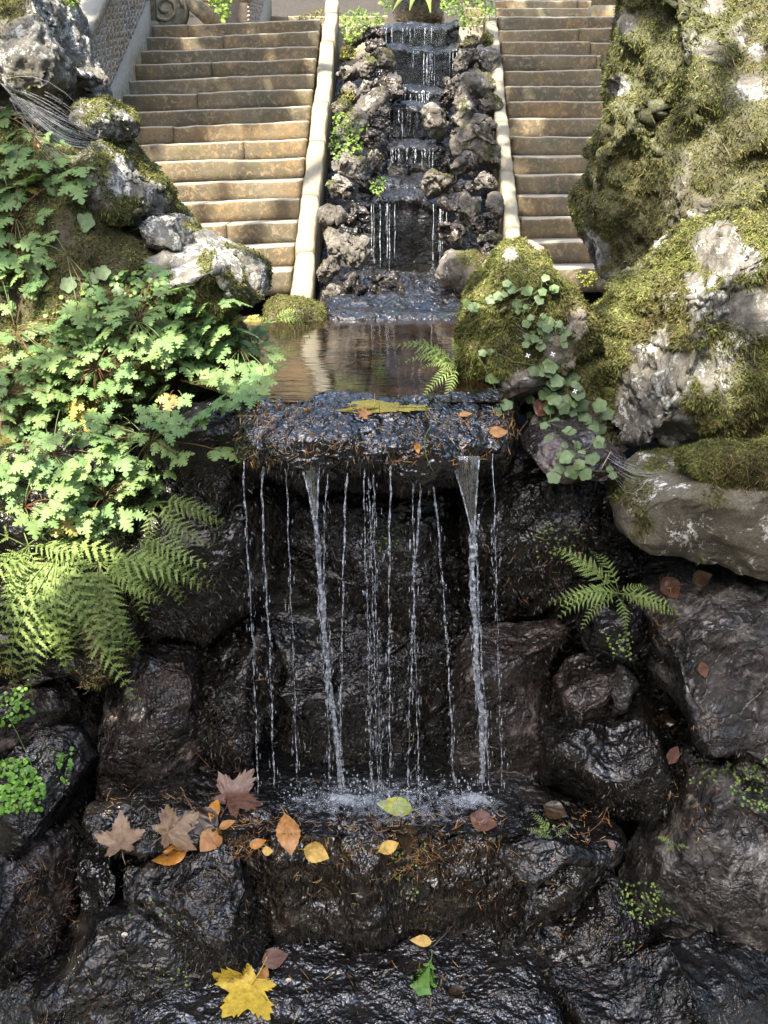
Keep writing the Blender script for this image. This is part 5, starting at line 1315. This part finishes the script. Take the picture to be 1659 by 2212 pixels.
FALL = [  # name, label, outline, material, centre px, length px, tip angle in the picture (deg), facing, curl, seed
 ('fallen_leaf','large red-brown maple leaf standing in the basin beside the fall', maple(1), 'l_red', (516,1705), 104, 55, 'view', .05, 1),
 ('fallen_leaf','tan maple leaf with long stalk lying at the left end of the leaf row', maple(2), 'l_brown', (262,1800), 92, 95, 'top', .10, 2),
 ('fallen_leaf','crumpled tan maple leaf in the middle of the leaf pile', maple(3), 'l_brown', (385,1785), 100, 40, 'top', .14, 3),
 ('fallen_leaf','dark glossy wet leaf on top of the leaf pile', BROAD, 'l_dark', (440,1772), 88, 150, 'top', .10, 4),
 ('fallen_leaf','orange curled leaf tip sticking out behind the dark glossy leaf', BEECH, 'l_orange', (462,1750), 50, 70, 'view', .3, 5),
 ('fallen_leaf','short orange leaf at the right end of the leaf pile', BIRCH, 'l_tan', (490,1782), 42, 30, 'top', .2, 6),
 ('fallen_leaf','brown leaf scrap under the leaf pile', BROAD, 'l_tan', (456,1815), 70, -120, 'top', .1, 7),
 ('fallen_leaf','bright orange birch leaf below the leaf pile', BIRCH, 'l_orange', (372,1848), 92, 195, 'top', .12, 8),
 ('fallen_leaf','ribbed tan beech leaf draped over the ledge', BEECH, 'l_tan', (622,1798), 98, -80, 'view', .2, 9),
 ('fallen_leaf','cream-yellow round leaf beside the ribbed beech leaf', BROAD, 'l_cream', (681,1843), 66, -20, 'view', .08, 10),
 ('fallen_leaf','small orange-pink leaf at the left of the ledge', BIRCH, 'l_orange', (556,1822), 44, 20, 'top', .3, 11),
 ('fallen_leaf','tiny yellow leaf scrap touching the orange-pink leaf', BROAD, 'l_cream', (577,1838), 28, 0, 'view', .1, 12),
 ('fallen_leaf','yellow-green leaf lying at the edge of the basin', BIRCH, 'l_lime', (855,1745), 90, 165, 'top', .10, 13),
 ('fallen_leaf','yellow oval leaf in the middle of the ledge', BEECH, 'l_cream', (838,1830), 56, 25, 'view', .12, 14),
 ('fallen_leaf','red-brown wet leaf at the right end of the ledge', BROAD, 'l_red', (1042,1772), 70, -25, 'top', .08, 15),
 ('fallen_leaf','brown wet leaf stuck to the ledge below the yellow-green leaf', BEECH, 'l_dark', (882,1808), 80, -88, 'view', .05, 16),
 ('fallen_leaf','big yellow maple leaf by the stream at the bottom', maple(5), 'l_yellow', (522,2150), 124, -118, 'top', .06, 17),
 ('fallen_leaf','green oak leaf with wet shine on the stream stones', OAK, 'l_green', (920,2108), 98, -105, 'top', .06, 18),
 ('fallen_leaf','small yellow leaf just above the green oak leaf', BIRCH, 'l_cream', (911,2034), 52, 178, 'top', .1, 19),
 ('fallen_leaf','pinkish-brown beech leaf on the rounded dark rock', BEECH, 'l_red', (1453,1633), 50, 65, 'view', .08, 20),
 ('fallen_leaf','dark red beech leaf on the big boulder at the right', BEECH, 'l_red', (1519,1445), 44, -70, 'view', .08, 21),
 ('fallen_leaf','curled brown leaf in the crack above the big dark boulder', BROAD, 'l_brown', (1514,1250), 52, 20, 'view', .5, 22),
 ('fallen_leaf','folded brown leaf at the foot of the bright fern', BROAD, 'l_red', (1448,1268), 62, -60, 'view', .4, 23),
 ('fallen_leaf','brown maple scrap on the left half of the stone lip', maple(7), 'l_tan', (790,893), 36, 10, 'top', .05, 24),
 ('fallen_leaf','curled tan leaf on the right end of the stone lip', BEECH, 'l_tan', (1003,897), 38, 8, 'top', .3, 25),
 ('fallen_leaf','flat brown leaf hanging off the right end of the lip', BROAD, 'l_tan', (1075,935), 48, 12, 'top', .1, 26),
 ('fallen_leaf','orange crumpled leaf caught on the front of the lip', BIRCH, 'l_orange', (902,968), 28, -80, 'view', .5, 27),
 ('fallen_leaf','brown curled leaf behind the large vine leaves', BROAD, 'l_red', (1172,878), 60, 60, 'view', .5, 28),
 ('fallen_leaf','grey-brown leaf flat on the rounded dark rock', BEECH, 'l_dark', (1432,1557), 60, -5, 'top', .05, 29),
 ('fallen_leaf','dark brown leaf floating at the right end of the basin', BROAD, 'l_dark', (1198,1750), 62, -35, 'top', .08, 30),
 ('fallen_leaf','small red leaf on the shelf above the slanted rock', BIRCH, 'l_red', (1321,1825), 28, -70, 'view', .1, 31),
 ('fallen_leaf','red-brown wet leaf above the big yellow maple leaf', BROAD, 'l_red', (592,2072), 62, 20, 'top', .08, 32),
 ('fallen_leaf','orange-brown leaf half under the big yellow maple leaf', BEECH, 'l_tan', (568,2108), 44, 80, 'top', .08, 33),
 ('fallen_leaf','small brown leaf in the stream below the green oak leaf', BEECH, 'l_dark', (985,2138), 40, 20, 'top', .1, 34),
 ('fallen_leaf','pale brown leaf lying on the moss under the spider web', BROAD, 'l_tan', (84,308), 26, 20, 'view', .1, 35),
]
fh = [hit(*q[4]) for q in FALL]
for (nm, lab, ol, mt, (x, y), L, ang, face, curl, sd), (p, n) in zip(FALL, fh):
    me = outline_leaf(nm, ol, M[mt], curl + .08, .09, .35 if len(ol) > 35 else .18, sd)
    q = toward(p, .012); s = .85 * L / FPX * np.linalg.norm(q - np.array([0, 0, EYE]))
    nn = (VIEWN * 1.0 + .35 * n) if face == 'view' else (VIEWN * .55 + np.array([0, 0, .6]) + .3 * n)
    tip = screen_dir(math.radians(ang)); X_, Y_, Z_ = frame(nn, tip)
    Mx = pose(q - Y_ * s * .45, nn, tip, s); Mi = Mx.inverted(); E0 = np.array([0, 0, EYE])
    for vv in me.vertices:                                      # let the leaf settle on what lies under it
        w = np.array(Mx @ vv.co); px, py = proj(w); hp, _n = hit(float(px), float(py)); dw, dh = np.linalg.norm(w - E0), np.linalg.norm(hp - E0)
        lim = dh - .009
        if dw > lim: w = E0 + (w - E0) * (lim / dw)
        vv.co = Mi @ Vector(w)
    o = link(nm, me, None, Mx); setp(o, lab, 'leaf', 'fallen leaves')

# algae mat on the lip
ra = random.Random(8); al = []
for k in range(44):
    an = k * 2 * math.pi / 44; q = 1 + .22 * math.sin(an * 3 + 1) + ra.uniform(-.16, .16); al.append((822 + 92 * q * math.cos(an), 880 + 13 * q * math.sin(an)))
ap = [toward(hit(*q)[0], .005) for q in al]; am = [toward(hit((x + 822) / 2, (y + 880) / 2)[0], .006) for x, y in al]; c = toward(hit(822, 880)[0], .006); n = 44
setp(mobj('algae_mat', np.array([c] + am + ap), [(0, 1 + i, 1 + (i + 1) % n) for i in range(n)] + [(1 + i, 1 + n + i, 1 + n + (i + 1) % n, 1 + (i + 1) % n) for i in range(n)], M['algae']), 'yellow algae mat along the back of the stone lip', 'algae')

# needles and twigs, each heap one object
def litter(label, areas, seed, L=(.010, .030), w=.0009, pal=((.38, .17, .04), (.45, .24, .08), (.26, .11, .03), (.52, .34, .13)), stand=.5):
    r = np.random.default_rng(seed); P, N = [], []
    for poly, n in areas:
        xs = [q[0] for q in poly]; ys = [q[1] for q in poly]; got = 0; tr = 0
        while got < n and tr < n * 20:
            tr += 1; x, y = r.uniform(min(xs), max(xs)), r.uniform(min(ys), max(ys))
            if inside(poly, x, y): p, nn = hit(x, y); P.append(p); N.append(nn); got += 1
    mb = MB()
    for p, nn in zip(P, N):
        tg = r.normal(size=3); tg -= nn * (tg @ nn); tg /= np.linalg.norm(tg); l = r.uniform(*L); d = tg + nn * r.uniform(0, stand); bend = r.normal(size=3) * .5
        col = np.array(pal[r.integers(len(pal))]) * r.uniform(.6, 1.2); q0 = p + nn * .003
        pts = [q0, q0 + d * l * .35 + bend * l * .1, q0 + d * l * .7 + bend * l * .3, q0 + d * l + bend * l * .55]
        mb.tube(pts, [w, w, w * .9, w * .5], 4, col)
        if r.random() < .45:
            b2 = pts[1]; mb.tube([b2, b2 + (d + bend * 2.2) * l * .45], w * .7, 3, col)
    o = mb.build('needle_litter', M['needles'], None, False); o['kind'] = 'stuff'; o['label'] = label
litter('orange needles caught on the wet stone lip', [([(500,900),(620,880),(760,880),(920,890),(1110,890),(1120,960),(1040,1000),(900,1000),(700,990),(540,1000)], 300), ([(520,880),(640,870),(700,885),(620,910),(530,920)], 60), ([(1040,880),(1110,880),(1115,950),(1040,950)], 40), ([(500,960),(560,950),(570,1030),(510,1040)], 26)], 1)
litter('orange needles strewn over the mossy ledge', [([(490,1760),(700,1750),(900,1755),(1090,1760),(1095,1840),(900,1870),(700,1850),(500,1850)], 300), ([(600,1850),(1080,1850),(1080,1960),(650,1950)], 90), ([(830,1800),(920,1790),(960,1880),(840,1900)], 90), ([(500,1780),(560,1770),(560,1850),(500,1850)], 60)], 2)
litter('brown twigs and needles on the right wall rocks', [([(1400,1250),(1470,1240),(1460,1390),(1410,1380)], 46), ([(1200,1750),(1330,1740),(1330,1830),(1200,1820)], 40), ([(1440,1520),(1560,1530),(1560,1600),(1440,1580)], 22), ([(1000,1150),(1300,1080),(1300,1300),(1030,1310)], 34), ([(1100,1830),(1330,1830),(1400,2150),(1100,2150)], 40), ([(1440,1700),(1560,1700),(1540,1820),(1450,1800)], 30)], 3)
litter('dry rootlets over the rocks at the lower left', [([(20,1850),(150,1860),(165,2000),(60,2050)], 150), ([(230,1700),(480,1700),(480,1760),(230,1770)], 60), ([(250,1850),(520,1850),(540,2030),(300,2020)], 70), ([(330,1350),(560,1360),(560,1680),(380,1660)], 70), ([(20,2050),(380,2060),(380,2212),(20,2212)], 40)], 4, (.012, .04), .0009, ((.20, .10, .04), (.12, .06, .03), (.30, .18, .09)), .4)
litter('thin needles behind the falling water', [([(620,1050),(980,1050),(980,1700),(620,1700)], 150)], 5, (.01, .03), .0009, ((.16, .10, .04), (.10, .07, .03), (.12, .13, .04)))
litter('scraps and needles in the bottom stream', [([(560,2040),(1060,2040),(1070,2212),(560,2212)], 50)], 6)
litter('dry root fringe under the faded fern frond', [([(170,1440),(280,1350),(300,1390),(290,1430),(200,1500),(175,1560)], 90)], 7, (.02, .06), .0010, ((.16, .09, .05), (.10, .06, .03)))
litter('dry twigs and stems in the moss of the big right boulders', [([(1290,640),(1659,300),(1659,900),(1320,900)], 60), ([(1500,960),(1659,960),(1659,1080),(1520,1060)], 60), ([(1380,0),(1659,0),(1659,420),(1300,420)], 50)], 8, (.015, .045), .0009, ((.22, .15, .07), (.3, .22, .12), (.14, .10, .05)))

# a bent grass blade hanging from the lip, a bare twig on the stream bed
def stem_thing(name, label, cat, px, r0, col, off=.02):
    pts = [toward(hit(*q)[0], off) for q in px]; pts = np.array(pts)
    t_ = np.linspace(0, len(pts) - 1, 14); c = np.stack([np.interp(t_, np.arange(len(pts)), pts[:, k]) for k in range(3)], 1)
    c[1:-1] = (c[:-2] + c[1:-1] + c[2:]) / 3
    mb = MB(); mb.tube(c, np.linspace(r0, r0 * .4, 14), 5, col); setp(mb.build(name, M['stalk']), label, cat)
stem_thing('grass_blade', 'bent green grass blade hanging over the stone lip', 'grass', [(932,920),(918,940),(917,970),(925,1000),(938,1022)], .0022, (.09, .15, .04), .012)
stem_thing('twig', 'grey forked twig reaching up from the small yellow leaf', 'twig', [(935,2045),(960,2020),(990,1985)], .0026, (.10, .09, .08), .015)
stem_thing('twig', 'thin brown twig crossing the leaf pile', 'twig', [(395,1712),(415,1745),(440,1790),(470,1830)], .0016, (.22, .12, .06), .022)
stem_thing('twig', 'brown curved twig on the shelf right of the ledge', 'twig', [(1312,1745),(1300,1775),(1270,1800),(1240,1803)], .0022, (.22, .11, .06), .012)
stem_thing('twig', 'pale dead stem hanging beside the wet round rock', 'twig', [(1320,975),(1300,1010),(1283,1062)], .0016, (.42, .33, .22), .03)
stem_thing('twig', 'long thin vine stem trailing down the rock with the seedlings', 'twig', [(20,1550),(60,1630),(92,1720),(120,1780),(148,1820)], .0012, (.16, .22, .06), .015)
stem_thing('twig', 'tan twig on the rock beside the bright seedlings', 'twig', [(0,1652),(25,1645),(52,1635)], .0022, (.35, .26, .16), .012)

# ------------------------------------------------------------------ pipe, snail shells, spider webs
pp, pn = hit(519, 1108); q = toward(pp, .03); mb = MB(); n = 24; R0, R1 = .026, .022
a = np.arange(n) * 2 * math.pi / n; ring = lambda R_, y: np.c_[q[0] + R_ * np.cos(a), np.full(n, q[1] + y), q[2] + R_ * np.sin(a)]
v = np.concatenate([ring(R0, .12), ring(R0, 0), ring(R1, 0), ring(R1, .10)])
f = [(k*n + i, k*n + (i + 1) % n, (k + 1)*n + (i + 1) % n, (k + 1)*n + i) for k in range(3) for i in range(n)] + [tuple(3*n + i for i in range(n))]
setp(mobj('drain_pipe', v, f, M['pipe']), 'black round pipe end opening in the rock behind the first strand', 'pipe')
for k, ((x, y), s, lab) in enumerate((((268,2020), .012, 'small cream snail shell on the streaked rock at the lower left'), ((622,2118), .011, 'small brown snail shell beside the stalk of the yellow maple leaf'))):
    p, nn = hit(x, y); q = toward(p, s * .7); pts, rad = [], []
    for i in range(46):
        an = i * .32; rr = s * .62 * math.exp(-.055 * i); pts.append(q + np.array([rr * math.cos(an), -s * .011 * i, rr * math.sin(an)])); rad.append(s * .52 * math.exp(-.055 * i))
    vv, ff = tube(pts, rad, 8); setp(mobj('snail_shell', vv, ff, M['shell']), lab, 'shell')
def web(label, a_px, b_px, dA, dB, n, seed, sag=.03):
    r = random.Random(seed); mb = MB()
    def pt(l, t, d):
        k = t * (len(l) - 1); i = min(int(k), len(l) - 2); u = k - i
        return at(l[i][0] * (1 - u) + l[i+1][0] * u, l[i][1] * (1 - u) + l[i+1][1] * u, d)
    for _ in range(n):
        t0 = r.random(); t1 = min(1, max(0, t0 + r.gauss(0, .22))); A = pt(a_px, t0, dA + r.uniform(-.02, .02)); B = pt(b_px, t1, dB + r.uniform(-.02, .02))
        s0, s1 = sorted((r.uniform(-.05, .5), r.uniform(.5, 1.05))); s0, s1 = max(0, s0), min(1, s1); sg = r.gauss(.8, .8)
        P = [A + (B - A) * (s0 + (s1 - s0) * q / 5) + np.array([0, .01 * math.sin(q + seed), -sag * math.sin(math.pi * (s0 + (s1 - s0) * q / 5)) * sg]) for q in range(6)]
        mb.tube(P, r.uniform(.00010, .00022), 3)
    o = mb.build('spider_web', M['silk'], None, False); setp(o, label, 'spider web')
web('dense white spider web stretched between the two upper left boulders', [(-10,172),(10,185),(30,200),(15,215)], [(235,300),(225,312),(215,322)], 3.62, 3.66, 80, 1, .06)
web('grey spider web in the gap under the broad mossy boulder', [(1300,962),(1305,985),(1320,1005)], [(1440,1015),(1425,1030),(1400,1035)], 2.86, 2.84, 22, 2)
web('fine web on the pointed boulder below the vine shoots', [(1100,650),(1105,690),(1110,730)], [(1135,655),(1140,700),(1145,740)], 3.1, 3.08, 8, 3, .01)

# ------------------------------------------------------------------ unseen tree overhead, its leaves placed to cast the wanted shade
SUNNY = [  # parts of the place where sunlight gets through, as seen in the picture
 ([(540,600),(640,660),(720,700),(745,40),(715,40),(690,245),(450,275),(300,320),(380,470)], 1.0),
 ([(700,720),(705,300),(740,120),(860,60),(1000,60),(1010,430),(960,640)], .95),
 ([(735,130),(760,20),(1000,0),(1070,30),(1000,130)], .92),
 ([(600,170),(745,60),(745,250),(620,280)], .70), ([(690,-20),(760,-20),(740,110),(690,110)], .9),
 ([(1090,240),(1190,235),(1190,300),(1095,300)], .9), ([(1055,10),(1085,20),(1128,540),(1090,540)], .90),
 ([(-60,560),(600,610),(620,860),(450,920),(350,1060),(330,1330),(290,1520),(-60,1520)], .95),
 ([(-60,-60),(240,-60),(300,280),(590,560),(600,650),(330,570),(180,340),(-60,260)], .92),
 ([(985,740),(1000,640),(1160,490),(1270,620),(1250,800),(1100,840)], .92),
 ([(1270,300),(1400,-60),(1800,-60),(1800,960),(1560,960),(1300,860),(1270,700),(1380,560)], .95),
 ([(1230,1150),(1440,1150),(1440,1330),(1230,1330)], .8),
 ([(1330,1000),(1659,990),(1659,1200),(1380,1150)], .5),
 ([(320,0),(830,0),(720,120),(330,110)], .5),
]
def canopy():
    r = np.random.default_rng(12); S = np.array(SUN); mb_v, mb_f, mb_c = [], [], []; cnt = 0; made = []
    base = empty('unseen_shade_tree', (-6.4, -3.6, -2.0)); setp(base, 'unseen tall tree overhanging the water, leaves placed to dapple the sunlight', 'tree')
    # shaded places in the picture receive leaves somewhere along the way to the sun
    for trial in range(9500):
        px, py = (r.uniform(-250, 1900), r.uniform(-250, 2500)) if trial < 4200 else (r.uniform(150, 1500), r.uniform(-60, 620))
        keep = 1.0
        for poly, s in SUNNY:
            if inside(poly, px, py): keep = min(keep, 1 - s)
        if r.random() > keep: continue
        ok, loc, nn, i, ob, _m = SC.ray_cast(DG, Vector((0, 0, EYE)), Vector(ray(px, py)).normalized())
        if not ok or loc.y > 16: continue
        if r.random() > (7 if trial < 4200 else .25) * (loc.y / 8) ** 2: continue
        t_ = r.uniform(5.2, 7.5) if py < 880 or px < 480 else r.uniform(13, 17); q = np.array(loc) + S * t_
        made.append(q)
    for gx in np.arange(-2.0, 2.4, .12):                        # extra leaves set toward the sun to shade the stairs
        for gy in np.arange(5.6, 9.3, .12):
            x, y = gx + r.uniform(-.06, .06), gy + r.uniform(-.06, .06)
            if -.5 < x < .75: continue
            w = np.array([x, y, slope_z(y)]); px, py = proj(w); keep = 1.0
            for poly, s in SUNNY:
                if inside(poly, float(px), float(py)): keep = min(keep, 1 - s)
            if r.random() < keep: made.append(w + S * r.uniform(5.2, 7.5)); made.append(w + S * r.uniform(5.2, 7.5) + r.normal(size=3) * .03)
    for q in made:
        s = r.uniform(.12, .22) if q[2] > 9 else r.uniform(.07, .15)
        for _ in range(3 if q[1] < 3 else 5):
            c = q + r.normal(size=3) * .04; X_, Y_, Z_ = frame(S + .6 * r.normal(size=3), r.normal(size=3))
            mb_v += [c - .5 * s * Y_, c + s * .42 * X_, c + .75 * s * Y_, c - s * .42 * X_]; mb_f.append((cnt, cnt + 1, cnt + 2, cnt + 3)); cnt += 4
            mb_c += [np.array((.05, .10, .022)) * r.uniform(.6, 1.4)] * 4
    o = mobj('crown', np.array(mb_v), np.array(mb_f), M['canopy'], base, False, {'tint': np.array(mb_c)}); o['kind'] = 'stuff'
    pts = [(-6.4, -3.6, -2.0), (-6.3, -3.5, 0), (-6.1, -3.3, 2.0), (-5.6, -2.9, 4.0), (-4.9, -2.2, 6.0), (-4.2, -1.0, 7.8), (-3.6, .4, 9.2)]
    v, f = tube(pts, [.28, .24, .21, .18, .14, .08, .03], 14); mobj('trunk', v, f, M['bark'], base, True, {'moss': np.zeros(len(v))})
    for k, br in enumerate(([(-5.8, -3.0, 3.2), (-4.2, -3.2, 4.4), (-2.6, -3.2, 5.0)], [(-5.2, -2.5, 5.2), (-3.6, -1.8, 6.6), (-1.8, -1.4, 7.4)], [(-4.6, -1.6, 6.8), (-4.8, 1.0, 7.6), (-4.4, 3.0, 8.0)], [(-4.3, -1.2, 7.4), (-2.6, 1.2, 8.4), (-.8, 3.4, 9.0)])):
        v, f = tube(br, [.09, .06, .02], 9); mobj('branch', v, f, M['bark'], base, True, {'moss': np.zeros(len(v))})
canopy()

# ------------------------------------------------------------------ the wood round about (outside the picture, but it shuts out the low sky)
def woodland():
    r = np.random.default_rng(21); V, Fc, C = [], [], []; n = 0
    spots = [(math.radians(a), d) for a, d in zip(np.linspace(95, 265, 15), r.uniform(6.5, 9, 15))]
    spots = [(math.sin(a) * d, math.cos(a) * d + 1.0) for a, d in spots]
    spots += [(-5.2, 3.5), (-5.8, 6.5), (-6.2, 9.5), (-6.0, 13), (5.0, 3.0), (5.4, 6.0), (5.8, 9.0), (6.0, 12.5), (-3.5, 17), (0.5, 18), (4, 17)]
    mb = MB()
    for k, (x, y) in enumerate(spots):
        if math.hypot(x + .3 * 6, y + .4 * 6) < 1: continue
        z0 = -2.0 if y < 3 else (-.2 if y < 6 else .5 * (y - 6) * .9); top = z0 + r.uniform(6.0, 7.5)
        mb.tube([(x, y, z0), (x + .1, y, z0 + 2.5), (x - .1, y + .1, top * .8)], [.2, .16, .05], 8, (.05, .04, .03))
        for _ in range(520):
            u = r.normal(size=3); u /= np.linalg.norm(u); rr = r.random() ** .4
            c = np.array([x, y, z0 + .55 * (top - z0)]) + u * rr * np.array([1.7, 1.7, .45 * (top - z0)])
            if (np.linalg.norm(np.cross(c - np.array([0, 3, 0]), np.array(SUN))) < 2.2 and c[1] < 3) and c[2] > 4: continue
            s = r.uniform(.18, .36); X_, Y_, Z_ = frame(r.normal(size=3), r.normal(size=3))
            mb.add([c - s * Y_, c + s * .7 * X_, c + s * Y_, c - s * .7 * X_], [(0, 1, 2, 3)], np.array((.045, .075, .018)) * r.uniform(.5, 1.6))
    o = mb.build('woodland', M['canopy'], None, False); o['kind'] = 'stuff'; o['label'] = 'wood of broad-leaved trees surrounding the cascade'
woodland()

for o in bpy.data.objects:
    if '_w' in o: del o['_w']
